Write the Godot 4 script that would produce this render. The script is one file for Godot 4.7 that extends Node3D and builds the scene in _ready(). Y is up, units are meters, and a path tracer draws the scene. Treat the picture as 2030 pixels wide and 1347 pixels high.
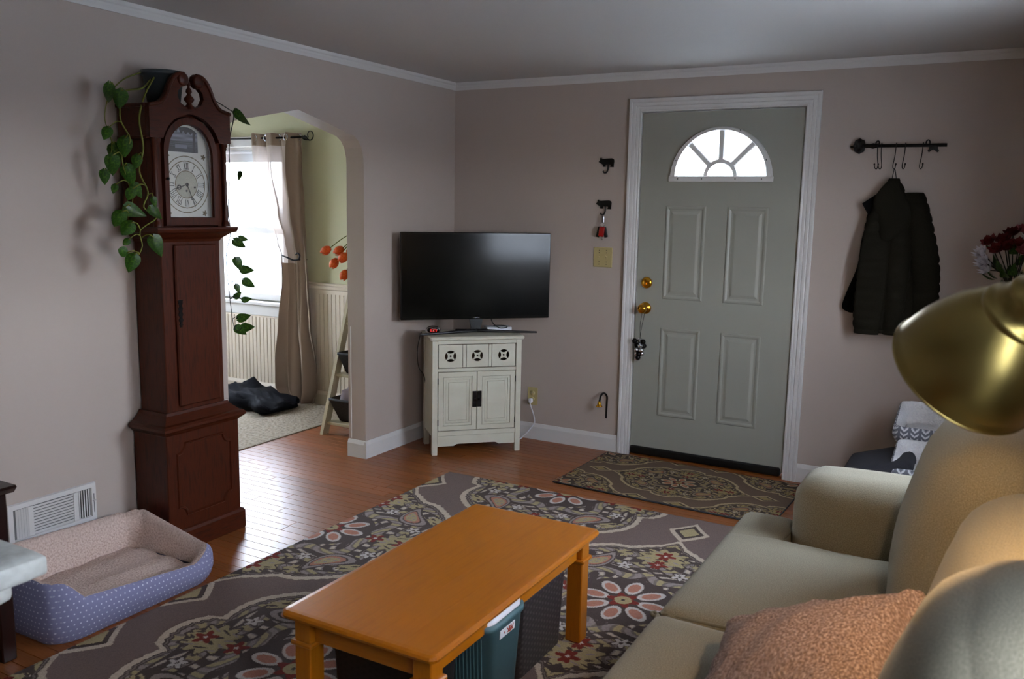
extends Node3D
# A living room corner: y up, metres. Room corner (left wall / front-door wall / floor) is the origin;
# the left wall is the plane x = 0, the wall with the front door is the plane z = 0.

const H := 2.274
var M := {}
var names := {}
var rng := RandomNumberGenerator.new()

func _ready() -> void:
	rng.seed = 7
	# ---------------------------------------------------------------- camera, sky, exposure
	var cam := Camera3D.new()
	cam.name = "camera"
	add_child(cam)
	var att := CameraAttributesPhysical.new()
	att.frustum_focal_length = 30.66
	att.frustum_focus_distance = 4.1
	att.exposure_aperture = 5.6
	cam.attributes = att
	cam.fov = 42.76
	cam.near = 0.02
	cam.far = 200.0
	cam.position = Vector3(3.158, 1.487, 4.879)
	cam.rotation_degrees = Vector3(-8.663, 28.988, 1.083)
	cam.current = true
	var env := Environment.new()
	env.background_mode = Environment.BG_SKY
	var sm := ProceduralSkyMaterial.new()
	sm.sky_top_color = Color(0.87, 0.92, 1.0)
	sm.sky_horizon_color = Color(0.93, 0.96, 1.0)
	sm.ground_bottom_color = Color(0.80, 0.84, 0.90)
	sm.ground_horizon_color = Color(0.86, 0.90, 0.96)
	sm.sky_energy_multiplier = 4.0
	sm.ground_energy_multiplier = 1.4
	sm.sun_angle_max = 0.0
	var sky := Sky.new()
	sky.sky_material = sm
	env.sky = sky
	env.tonemap_mode = Environment.TONE_MAPPER_LINEAR
	env.tonemap_exposure = 1.55
	env.sdfgi_enabled = true
	env.ssao_enabled = true
	env.ssil_enabled = true
	var we := WorldEnvironment.new()
	we.name = "world_environment"
	we.environment = env
	add_child(we)
	materials()
	build_shell()
	build_floor()
	build_front_door()
	build_dining_window()
	build_room_windows()
	build_rugs()
	build_sofa()
	build_coffee_table()
	build_clock()
	build_cabinet()
	build_tv()
	build_dog_bed()
	build_wall_things()
	build_jacket()
	build_lamp()
	build_corner()
	build_dining()
	build_left_front()
	build_plant()

# ==================================================================== helpers
func S(smooth := false) -> SurfaceTool:
	var s := SurfaceTool.new()
	s.begin(Mesh.PRIMITIVE_TRIANGLES)
	s.set_smooth_group(0 if smooth else -1)
	return s

func obj(called: String, st: SurfaceTool, m: Material, parent: Node = self) -> MeshInstance3D:
	st.generate_normals()
	var o := MeshInstance3D.new()
	o.name = called
	o.mesh = st.commit()
	o.material_override = m
	if parent == self:
		o.name = numbered(called)
		add_child(o)
	else:
		parent.add_child(o, true)
	return o

func inst(called: String, mesh: Mesh, m: Material, parent: Node, t := Transform3D()) -> MeshInstance3D:
	var o := MeshInstance3D.new()
	o.name = called
	o.mesh = mesh
	o.material_override = m
	o.transform = t
	parent.add_child(o, true)
	return o

func mesh_of(st: SurfaceTool) -> ArrayMesh:
	st.generate_normals()
	return st.commit()

func numbered(called: String) -> String:
	var n: int = names.get(called, 0)
	names[called] = n + 1
	return called if n == 0 else "%s_%03d" % [called, n]

func thing(called: String, label: String, category: String, at := Vector3.ZERO, turn := 0.0, group := "") -> Node3D:
	var o := Node3D.new()
	o.name = numbered(called)
	add_child(o)
	o.position = at
	o.rotation.y = turn
	tag(o, label, category, group)
	return o

func tag(o: Node, label: String, category: String, group := "") -> void:
	o.set_meta("label", label)
	o.set_meta("category", category)
	if group != "":
		o.set_meta("group", group)

func struct(called: String, st: SurfaceTool, m: Material) -> MeshInstance3D:
	var o := obj(called, st, m)
	o.set_meta("kind", "structure")
	return o

func struct_node(called: String, at := Vector3.ZERO) -> Node3D:
	var o := Node3D.new()
	o.name = numbered(called)
	add_child(o)
	o.position = at
	o.set_meta("kind", "structure")
	return o

func tri(st: SurfaceTool, a: Vector3, b: Vector3, c: Vector3, out: Vector3) -> void:
	if (b - a).cross(c - a).dot(out) < 0.0:
		st.add_vertex(a); st.add_vertex(b); st.add_vertex(c)
	else:
		st.add_vertex(a); st.add_vertex(c); st.add_vertex(b)

func quad(st: SurfaceTool, a: Vector3, b: Vector3, c: Vector3, d: Vector3, out: Vector3) -> void:
	tri(st, a, b, c, out)
	tri(st, a, c, d, out)

# box with chamfered edges; lo..hi corners or centre+size
func box(st: SurfaceTool, c: Vector3, s: Vector3, bev := 0.0, B := Basis()) -> void:
	var h := s * 0.5
	bev = minf(bev, minf(h.x, minf(h.y, h.z)) * 0.95)
	var P := func(ax: int, sg: Vector3) -> Vector3:
		var v := Vector3(sg.x * (h.x - bev), sg.y * (h.y - bev), sg.z * (h.z - bev))
		v[ax] = sg[ax] * h[ax]
		return c + B * v
	for ax in 3:
		var u := (ax + 1) % 3
		var w := (ax + 2) % 3
		for sg in [-1.0, 1.0]:
			var q: Array = []
			for k in [[-1, -1], [1, -1], [1, 1], [-1, 1]]:
				var v := Vector3.ZERO
				v[ax] = sg; v[u] = k[0]; v[w] = k[1]
				q.append(P.call(ax, v))
			var n := Vector3.ZERO
			n[ax] = sg
			quad(st, q[0], q[1], q[2], q[3], B * n)
	if bev <= 0.0:
		return
	for ax in 3:
		var u := (ax + 1) % 3
		var w := (ax + 2) % 3
		for a in [-1.0, 1.0]:
			for b in [-1.0, 1.0]:
				var v0 := Vector3.ZERO
				v0[u] = a; v0[w] = b
				var v1 := v0
				v0[ax] = -1.0
				v1[ax] = 1.0
				var n := Vector3.ZERO
				n[u] = a; n[w] = b
				quad(st, P.call(u, v0), P.call(u, v1), P.call(w, v1), P.call(w, v0), B * n)
	for x in [-1.0, 1.0]:
		for y in [-1.0, 1.0]:
			for z in [-1.0, 1.0]:
				var v := Vector3(x, y, z)
				tri(st, P.call(0, v), P.call(1, v), P.call(2, v), B * v)

func lbox(st: SurfaceTool, lo: Vector3, hi: Vector3, bev := 0.0) -> void:
	box(st, (lo + hi) * 0.5, (hi - lo).abs(), bev)

# soft rounded box; f(q, p) returns a displaced local point
func rbox(st: SurfaceTool, c: Vector3, half: Vector3, r: float, n: int, B := Basis(), f = null) -> void:
	var tt: Array = []
	for i in n + 1:
		var t := -1.0 + 2.0 * i / n
		tt.append(signf(t) * (1.0 - pow(1.0 - absf(t), 1.5)))
	for ax in 3:
		var u := (ax + 1) % 3
		var w := (ax + 2) % 3
		for sg in [-1.0, 1.0]:
			var g: Array = []
			for i in n + 1:
				for j in n + 1:
					var p := Vector3.ZERO
					p[ax] = sg; p[u] = tt[i]; p[w] = tt[j]
					var q := p * half
					var inn := q.clamp(-(half - Vector3.ONE * r), half - Vector3.ONE * r)
					var d := q - inn
					if d.length() > 1e-6:
						q = inn + d.normalized() * r
					if f != null:
						q = f.call(q, p)
					g.append(c + B * q)
			for i in n:
				for j in n:
					var a: Vector3 = g[i * (n + 1) + j]
					var b: Vector3 = g[(i + 1) * (n + 1) + j]
					var cc: Vector3 = g[(i + 1) * (n + 1) + j + 1]
					var d2: Vector3 = g[i * (n + 1) + j + 1]
					if sg > 0:
						st.add_vertex(a); st.add_vertex(cc); st.add_vertex(b)
						st.add_vertex(a); st.add_vertex(d2); st.add_vertex(cc)
					else:
						st.add_vertex(a); st.add_vertex(b); st.add_vertex(cc)
						st.add_vertex(a); st.add_vertex(cc); st.add_vertex(d2)

func ccw(poly: PackedVector2Array) -> PackedVector2Array:
	if Geometry2D.is_polygon_clockwise(poly):
		var q := poly.duplicate()
		q.reverse()
		return q
	return poly

# polygon in local xy extruded along local z from z0 to z1, placed by T
func extr(st: SurfaceTool, poly_in: PackedVector2Array, z0: float, z1: float, T := Transform3D()) -> void:
	var poly := poly_in
	var area := 0.0
	for i in poly.size():
		var a := poly[i]
		var b := poly[(i + 1) % poly.size()]
		area += a.x * b.y - a.y * b.x
	if area < 0:
		poly = poly.duplicate()
		poly.reverse()
	var idx := Geometry2D.triangulate_polygon(poly)
	var zf := T.basis.z
	for i in range(0, idx.size(), 3):
		var a := poly[idx[i]]; var b := poly[idx[i + 1]]; var c := poly[idx[i + 2]]
		tri(st, T * Vector3(a.x, a.y, z1), T * Vector3(b.x, b.y, z1), T * Vector3(c.x, c.y, z1), zf)
		tri(st, T * Vector3(a.x, a.y, z0), T * Vector3(b.x, b.y, z0), T * Vector3(c.x, c.y, z0), -zf)
	for i in poly.size():
		var a := poly[i]
		var b := poly[(i + 1) % poly.size()]
		var n := T.basis * Vector3(b.y - a.y, -(b.x - a.x), 0)
		quad(st, T * Vector3(a.x, a.y, z0), T * Vector3(b.x, b.y, z0), T * Vector3(b.x, b.y, z1), T * Vector3(a.x, a.y, z1), n)

# band between two polylines of equal length in local xy, from z0 to z1
func band(st: SurfaceTool, o: Array, i: Array, z0: float, z1: float, T := Transform3D(), closed := true, inset := 0.0) -> void:
	var n := o.size()
	var cx := Vector2.ZERO
	for p in o:
		cx += p
	cx /= n
	for k in (n if closed else n - 1):
		var k2 := (k + 1) % n
		var a: Vector2 = o[k]; var b: Vector2 = o[k2]; var c: Vector2 = i[k2]; var d: Vector2 = i[k]
		var ai := a.lerp(d, inset); var bi := b.lerp(c, inset); var ci := c.lerp(b, inset); var di := d.lerp(a, inset)
		var outw := T.basis * Vector3(((a + b) * 0.5 - (c + d) * 0.5).x, ((a + b) * 0.5 - (c + d) * 0.5).y, 0)
		var z := T.basis.z
		quad(st, T * Vector3(ai.x, ai.y, z1), T * Vector3(bi.x, bi.y, z1), T * Vector3(ci.x, ci.y, z1), T * Vector3(di.x, di.y, z1), z)
		quad(st, T * Vector3(a.x, a.y, z0), T * Vector3(b.x, b.y, z0), T * Vector3(c.x, c.y, z0), T * Vector3(d.x, d.y, z0), -z)
		quad(st, T * Vector3(a.x, a.y, z0), T * Vector3(b.x, b.y, z0), T * Vector3(bi.x, bi.y, z1), T * Vector3(ai.x, ai.y, z1), outw)
		quad(st, T * Vector3(d.x, d.y, z0), T * Vector3(c.x, c.y, z0), T * Vector3(ci.x, ci.y, z1), T * Vector3(di.x, di.y, z1), -outw)

func lathe(st: SurfaceTool, prof: Array, n := 20, T := Transform3D()) -> void:
	for k in prof.size() - 1:
		var p: Vector2 = prof[k]
		var q: Vector2 = prof[k + 1]
		var nn := Vector2(q.y - p.y, -(q.x - p.x))
		for i in n:
			var a := TAU * i / n
			var b := TAU * (i + 1) / n
			var m := (a + b) * 0.5
			var out := T.basis * Vector3(nn.x * cos(m), nn.y, nn.x * sin(m))
			var A := T * Vector3(p.x * cos(a), p.y, p.x * sin(a))
			var Bv := T * Vector3(p.x * cos(b), p.y, p.x * sin(b))
			var C := T * Vector3(q.x * cos(b), q.y, q.x * sin(b))
			var D := T * Vector3(q.x * cos(a), q.y, q.x * sin(a))
			if p.x > 1e-6:
				tri(st, A, Bv, C, out) if q.x > 1e-6 else tri(st, A, Bv, D, out)
			if q.x > 1e-6:
				tri(st, A, C, D, out)

func tube(st: SurfaceTool, pts: Array, r: float, n := 8, r1 := -1.0, caps := true) -> void:
	if r1 < 0:
		r1 = r
	var m := pts.size()
	var rings: Array = []
	var up := Vector3(0.31, 0.87, 0.38)
	for i in m:
		var t: Vector3 = (pts[mini(i + 1, m - 1)] - pts[maxi(i - 1, 0)]).normalized()
		var s := up.cross(t)
		if s.length() < 0.05:
			s = Vector3(1, 0.1, 0).cross(t)
		s = s.normalized()
		up = t.cross(s).normalized()
		var rr := lerpf(r, r1, float(i) / maxf(1, m - 1))
		var ring: Array = []
		for k in n:
			var a := TAU * k / n
			ring.append(pts[i] + (s * cos(a) + up * sin(a)) * rr)
		rings.append(ring)
	for i in m - 1:
		for k in n:
			var k2 := (k + 1) % n
			var out: Vector3 = (rings[i][k] + rings[i][k2]) * 0.5 - pts[i]
			quad(st, rings[i][k], rings[i][k2], rings[i + 1][k2], rings[i + 1][k], out)
	if caps:
		for e in [0, m - 1]:
			var dir: Vector3 = pts[0] - pts[1] if e == 0 else pts[m - 1] - pts[m - 2]
			for k in n:
				tri(st, pts[e], rings[e][k], rings[e][(k + 1) % n], dir)

func curve(ctrl: Array, n := 6) -> Array:
	# Catmull-Rom through the control points
	var out: Array = []
	for i in ctrl.size() - 1:
		var p0: Vector3 = ctrl[maxi(i - 1, 0)]
		var p1: Vector3 = ctrl[i]
		var p2: Vector3 = ctrl[i + 1]
		var p3: Vector3 = ctrl[mini(i + 2, ctrl.size() - 1)]
		for k in n:
			out.append(p1.cubic_interpolate(p2, p0, p3, float(k) / n))
	out.append(ctrl[-1])
	return out

func grid(st: SurfaceTool, nu: int, nv: int, f: Callable, uv = null, flip := false) -> void:
	var g: Array = []
	for i in nu + 1:
		for j in nv + 1:
			g.append(f.call(float(i) / nu, float(j) / nv))
	for i in nu:
		for j in nv:
			var id := [[i, j], [i + 1, j], [i + 1, j + 1], [i, j], [i + 1, j + 1], [i, j + 1]]
			if flip:
				id = [[i, j], [i + 1, j + 1], [i + 1, j], [i, j], [i, j + 1], [i + 1, j + 1]]
			for k in id:
				if uv != null:
					st.set_uv(uv.call(float(k[0]) / nu, float(k[1]) / nv))
				st.add_vertex(g[k[0] * (nv + 1) + k[1]])

# moulding that runs round three sides of a box standing against the wall x = 0
func tier(st: SurfaceTool, prof: Array, x1: float, z0: float, z1: float) -> void:
	var rings: Array = []
	for p in prof:
		rings.append([Vector3(0.004, p.y, z0 - p.x), Vector3(x1 + p.x, p.y, z0 - p.x), Vector3(x1 + p.x, p.y, z1 + p.x), Vector3(0.004, p.y, z1 + p.x)])
	var outs := [Vector3(0, 0, -1), Vector3(1, 0, 0), Vector3(0, 0, 1)]
	for k in prof.size() - 1:
		var d: Vector2 = prof[k + 1] - prof[k]
		for s in 3:
			var out: Vector3 = outs[s] * d.y + Vector3(0, -d.x, 0)
			quad(st, rings[k][s], rings[k][s + 1], rings[k + 1][s + 1], rings[k + 1][s], out)
	for e in [0, prof.size() - 1]:
		quad(st, rings[e][0], rings[e][1], rings[e][2], rings[e][3], Vector3(0, -1 if e == 0 else 1, 0))
	for k in prof.size() - 1:
		quad(st, rings[k][0], rings[k][3], rings[k + 1][3], rings[k + 1][0], Vector3(-1, 0, 0))

func arc2(c: Vector2, r: float, a0: float, a1: float, n: int) -> Array:
	var o: Array = []
	for i in n + 1:
		var a := deg_to_rad(lerpf(a0, a1, float(i) / n))
		o.append(c + Vector2(cos(a), sin(a)) * r)
	return o

func basis_to(dir: Vector3, up := Vector3.UP) -> Basis:   # local y along dir
	var y := dir.normalized()
	var x := up.cross(y)
	if x.length() < 0.01:
		x = Vector3.RIGHT.cross(y)
	x = x.normalized()
	return Basis(x, y, x.cross(y))

# ==================================================================== materials
func mat(c: Color, rough := 0.6, metal := 0.0, spec := 0.5) -> StandardMaterial3D:
	var m := StandardMaterial3D.new()
	m.albedo_color = c
	m.roughness = rough
	m.metallic = metal
	m.metallic_specular = spec
	return m

func noise_tex(freq: float, colors: Array, octaves := 4, size := 512, seed_ := 1, kind := FastNoiseLite.TYPE_SIMPLEX_SMOOTH) -> NoiseTexture2D:
	var f := FastNoiseLite.new()
	f.noise_type = kind
	f.frequency = freq
	f.fractal_octaves = octaves
	f.seed = seed_
	var t := NoiseTexture2D.new()
	t.width = size
	t.height = size
	t.seamless = true
	t.noise = f
	var g := Gradient.new()
	var off := PackedFloat32Array()
	var cs := PackedColorArray()
	for i in colors.size():
		off.append(float(i) / (colors.size() - 1))
		cs.append(colors[i])
	g.offsets = off
	g.colors = cs
	t.color_ramp = g
	return t

func tex_mat(t: Texture2D, scale: Vector3, rough: float, world := true, bump: Texture2D = null, bump_cm := 0.0, tint := Color.WHITE) -> StandardMaterial3D:
	var m := mat(tint, rough)
	m.albedo_texture = t
	m.uv1_triplanar = true
	m.uv1_world_triplanar = world
	m.uv1_scale = scale
	m.uv1_triplanar_sharpness = 4.0
	if bump:
		m.heightmap_enabled = true
		m.heightmap_texture = bump
		m.heightmap_scale = bump_cm
	return m

func materials() -> void:
	var grey := [Color(0.3, 0.3, 0.3), Color(0.8, 0.8, 0.8)]
	var bumpy := noise_tex(0.05, [Color.BLACK, Color.WHITE], 4, 512, 3)
	var fine := noise_tex(0.25, [Color.BLACK, Color.WHITE], 2, 512, 4)
	M.bumpy = bumpy
	M.fine = fine
	M.wall = mat(Color(0.708, 0.656, 0.618), 0.55)
	M.green = mat(Color(0.78, 0.77, 0.63), 0.7)
	M.ceiling = mat(Color(0.75, 0.74, 0.73), 0.75)
	M.trim = mat(Color(0.83, 0.82, 0.81), 0.4)
	M.wainscot = mat(Color(0.85, 0.80, 0.73), 0.5)
	M.plaster = mat(Color(0.8, 0.78, 0.75), 0.9)
	M.snow = mat(Color(0.62, 0.63, 0.63), 0.9)
	M.brick = mat(Color(0.75, 0.72, 0.7), 0.9)
	# floor boards: five tones of one grain
	M.planks = []
	for k in 5:
		var d: float = [0.95, 1.0, 0.97, 1.04, 0.91][k]
		var t := noise_tex(0.03, [Color(0.455, 0.25, 0.12) * d, Color(0.585, 0.345, 0.175) * d, Color(0.53, 0.30, 0.145) * d], 4, 512, 20 + k)
		var m := tex_mat(t, Vector3(0.35, 4.0, 5.0), 0.33)
		m.metallic_specular = 0.42
		m.uv1_offset = Vector3(k * 0.37, 0, k * 0.21)
		M.planks.append(m)
	M.subfloor = mat(Color(0.12, 0.06, 0.03), 0.8)
	# clock mahogany, vertical grain
	var cw := noise_tex(0.025, [Color(0.16, 0.06, 0.024), Color(0.28, 0.112, 0.045), Color(0.215, 0.082, 0.032)], 5, 512, 31)
	M.mahogany = tex_mat(cw, Vector3(5, 0.5, 5), 0.38)
	M.mahogany.metallic_specular = 0.35
	M.mahogany_h = tex_mat(cw, Vector3(5, 5, 0.6), 0.38)
	M.mahogany_h.metallic_specular = 0.35
	M.dark_wood = tex_mat(noise_tex(0.03, [Color(0.09, 0.035, 0.025), Color(0.16, 0.06, 0.04)], 4, 256, 33), Vector3(5, 0.6, 5), 0.3)
	# honey coffee table
	var tw := noise_tex(0.022, [Color(0.645, 0.365, 0.048), Color(0.70, 0.415, 0.065), Color(0.67, 0.39, 0.055)], 5, 512, 35)
	M.honey = tex_mat(tw, Vector3(3.0, 3.0, 0.18), 0.3)
	M.honey_v = tex_mat(tw, Vector3(5, 0.5, 5), 0.33)
	M.honey_x = tex_mat(tw, Vector3(0.5, 5, 5), 0.33)
	# sofa cloth
	var sf := noise_tex(0.35, [Color(0.36, 0.34, 0.275), Color(0.50, 0.475, 0.40), Color(0.64, 0.615, 0.535)], 3, 512, 41)
	M.sofa = tex_mat(sf, Vector3(1.7, 1.7, 1.7), 0.95, false, fine, 0.05)
	M.sofa.rim_enabled = true
	M.sofa.rim = 0.15
	M.piping = tex_mat(sf, Vector3(5, 5, 5), 0.9, false, null, 0, Color(0.9, 0.9, 0.9))
	M.pillow = tex_mat(noise_tex(0.09, [Color(0.31, 0.245, 0.225), Color(0.55, 0.465, 0.435), Color(0.82, 0.75, 0.72)], 4, 512, 43), Vector3(3, 3, 3), 0.95, false, bumpy, 0.25)
	M.cream_cab = tex_mat(noise_tex(0.02, [Color(0.78, 0.765, 0.69), Color(0.82, 0.81, 0.74)], 4, 256, 45), Vector3(2, 2, 2), 0.5)
	M.raw_wood_shade = mat(Color(0.33, 0.25, 0.17), 0.8)  # unpainted cabinet inside, coloured brown to put shade behind the drawer piercings
	M.black = mat(Color(0.015, 0.015, 0.017), 0.45)
	M.duct = mat(Color(0.42, 0.42, 0.42), 0.5)
	M.iron = mat(Color(0.03, 0.026, 0.026), 0.5, 0.3)
	M.tvscreen = mat(Color(0.004, 0.005, 0.006), 0.13, 0.0, 0.42)
	M.tvbezel = mat(Color(0.012, 0.012, 0.014), 0.12)
	M.tvstand = mat(Color(0.05, 0.055, 0.065), 0.3)
	M.brass = mat(Color(0.86, 0.62, 0.20), 0.18, 1.0)
	M.lampbrass = mat(Color(0.58, 0.51, 0.30), 0.33, 1.0)
	M.silver = mat(Color(0.8, 0.81, 0.83), 0.22, 1.0)
	M.darkmetal = mat(Color(0.13, 0.12, 0.12), 0.3, 0.8)
	M.white_plastic = mat(Color(0.85, 0.86, 0.88), 0.35)
	M.almond = mat(Color(0.70, 0.64, 0.44), 0.4)
	M.door = mat(Color(0.60, 0.60, 0.56), 0.42)
	M.glass = mat(Color(1, 1, 1, 0.06), 0.02)
	M.glass.transparency = BaseMaterial3D.TRANSPARENCY_ALPHA
	M.dialglass = mat(Color(1, 1, 1, 0.04), 0.02)
	M.dialglass.transparency = BaseMaterial3D.TRANSPARENCY_ALPHA
	M.fleece = tex_mat(noise_tex(0.06, [Color(0.68, 0.58, 0.535), Color(0.82, 0.735, 0.69), Color(0.88, 0.81, 0.77)], 4, 512, 51), Vector3(3, 3, 3), 1.0, false, bumpy, 0.3)
	M.white_fleece = tex_mat(noise_tex(0.06, [Color(0.84, 0.84, 0.85), Color(0.93, 0.93, 0.93)], 4, 256, 52), Vector3(4, 4, 4), 1.0, false, bumpy, 0.4)
	M.dots = tex_mat(dot_image(), Vector3(26, 26, 26), 0.9, false)
	M.knit = tex_mat(knit_image(Color(0.42, 0.43, 0.47), Color(0.83, 0.84, 0.86)), Vector3(11, 11, 11), 0.95, false)
	M.charcoal_cloth = tex_mat(noise_tex(0.2, [Color(0.14, 0.14, 0.16), Color(0.22, 0.22, 0.25)], 3, 256, 54), Vector3(4, 4, 4), 0.95, false)
	M.jacket = tex_mat(noise_tex(0.1, [Color(0.105, 0.097, 0.073), Color(0.14, 0.13, 0.10)], 3, 256, 55), Vector3(4, 4, 4), 0.9, false)
	M.jacket.metallic_specular = 0.25
	M.jacket_black = mat(Color(0.028, 0.028, 0.034), 0.9, 0.0, 0.2)
	M.coat = tex_mat(noise_tex(0.1, [Color(0.05, 0.055, 0.075), Color(0.085, 0.09, 0.115)], 3, 256, 56), Vector3(4, 4, 4), 0.5, false)
	M.coat.metallic_specular = 0.18
	M.coat.roughness = 0.6
	M.linen = tex_mat(noise_tex(0.3, [Color(0.56, 0.49, 0.43), Color(0.66, 0.59, 0.53)], 3, 512, 57), Vector3(4, 4, 4), 0.95, false)
	M.linen.backlight_enabled = true
	M.linen.backlight = Color(0.30, 0.26, 0.22)
	M.sheer = mat(Color(0.68, 0.62, 0.58, 0.93), 0.95)
	M.sheer.transparency = BaseMaterial3D.TRANSPARENCY_ALPHA
	M.sheer.backlight_enabled = true
	M.sheer.backlight = Color(0.62, 0.58, 0.55)
	M.leaf = tex_mat(noise_tex(0.04, [Color(0.09, 0.20, 0.035), Color(0.15, 0.30, 0.05), Color(0.36, 0.46, 0.12)], 3, 256, 61), Vector3(9, 9, 9), 0.4, false)
	M.leaf.backlight_enabled = true
	M.leaf.backlight = Color(0.16, 0.24, 0.04)
	M.stem = mat(Color(0.40, 0.42, 0.10), 0.6)
	M.stem_dark = mat(Color(0.05, 0.09, 0.03), 0.6)
	M.pot = mat(Color(0.21, 0.245, 0.26), 0.5)
	M.soil = mat(Color(0.05, 0.035, 0.025), 1.0)
	M.dining_rug = tex_mat(noise_tex(0.035, [Color(0.40, 0.36, 0.30), Color(0.62, 0.57, 0.50), Color(0.70, 0.66, 0.60)], 5, 512, 63), Vector3(2, 2, 2), 1.0, true, bumpy, 0.4)
	M.shelf = mat(Color(0.72, 0.68, 0.56), 0.5)
	M.wicker = tex_mat(weave_image(Color(0.035, 0.03, 0.032), Color(0.15, 0.13, 0.13)), Vector3(12, 12, 12), 0.6, false)
	M.wicker_grey = tex_mat(weave_image(Color(0.42, 0.40, 0.40), Color(0.215, 0.20, 0.21)), Vector3(12, 12, 12), 0.5, false)
	M.teal = tex_mat(noise_tex(0.3, [Color(0.27, 0.405, 0.435), Color(0.32, 0.46, 0.49)], 2, 256, 66), Vector3(5, 5, 5), 0.45, false, fine, 0.06)
	M.stripe = tex_mat(stripe_image(), Vector3(5, 5, 5), 0.9, false)
	M.stone = tex_mat(noise_tex(0.04, [Color(0.72, 0.74, 0.73), Color(0.82, 0.84, 0.83)], 4, 256, 68), Vector3(3, 3, 3), 0.55)
	M.red_petal = mat(Color(0.36, 0.012, 0.022), 0.7)
	M.white_petal = mat(Color(0.80, 0.79, 0.82), 0.8)
	M.pink_petal = mat(Color(0.66, 0.38, 0.42), 0.8)
	M.tulip = tex_mat(noise_tex(0.05, [Color(0.74, 0.14, 0.015), Color(0.88, 0.32, 0.03), Color(0.93, 0.62, 0.10)], 3, 256, 71), Vector3(14, 14, 14), 0.6, false)
	M.vase = mat(Color(0.045, 0.05, 0.055), 0.25)
	M.red = mat(Color(0.62, 0.02, 0.02), 0.35)
	M.orange = mat(Color(0.68, 0.20, 0.05), 0.6)
	M.cord_white = mat(Color(0.82, 0.82, 0.84), 0.5)
	M.throw = tex_mat(noise_tex(0.1, [Color(0.80, 0.80, 0.78), Color(0.88, 0.88, 0.87)], 3, 256, 73), Vector3(4, 4, 4), 1.0, false, bumpy, 0.3)

func img_tex(im: Image) -> ImageTexture:
	return ImageTexture.create_from_image(im)

func dot_image() -> ImageTexture:
	var n := 128
	var im := Image.create(n, n, false, Image.FORMAT_RGB8)
	for y in n:
		for x in n:
			var c := Color(0.50, 0.50, 0.625)
			for s in 4:
				var cx := [16.0, 80.0, 48.0, 112.0][s] as float
				var cy := [24.0, 24.0, 88.0, 88.0][s] as float
				for oy in [0, 1]:
					var v := Vector2(absf(x - cx), absf(y - cy - oy * 0.0))
					v.x = minf(v.x, n - v.x); v.y = minf(v.y, n - v.y)
					if v.length() < 9.0:
						c = Color(0.80, 0.80, 0.87)
			im.set_pixel(x, y, c)
	return img_tex(im)

func knit_image(a: Color, b: Color) -> ImageTexture:
	var im := Image.create(64, 64, false, Image.FORMAT_RGB8)
	for y in 64:
		for x in 64:
			var xx := absf((x % 32) - 15.5)
			var f := fposmod(y + xx * 0.9, 16.0)
			im.set_pixel(x, y, b if f < 7.0 and xx < 12.0 else a)
	return img_tex(im)

func weave_image(a: Color, b: Color) -> ImageTexture:
	var im := Image.create(64, 64, false, Image.FORMAT_RGB8)
	for y in 64:
		for x in 64:
			var cell := (int(x / 16.0) + int(y / 8.0)) % 2
			var lx := absf(fposmod(x, 16.0) - 7.5) / 8.0
			var ly := absf(fposmod(y, 8.0) - 3.5) / 4.0
			var hole := cell == 0 and lx < 0.55 and ly < 0.7
			im.set_pixel(x, y, a if hole else b.lerp(a, ly * 0.4))
	return img_tex(im)

func stripe_image() -> ImageTexture:
	var im := Image.create(128, 8, false, Image.FORMAT_RGB8)
	for x in 128:
		var c := Color(0.30, 0.235, 0.17)
		if x % 32 < 8:
			c = Color(0.20, 0.15, 0.11)
		elif x % 32 > 22:
			c = Color(0.42, 0.35, 0.27)
		for y in 8:
			im.set_pixel(x, y, c)
	return img_tex(im)

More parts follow.
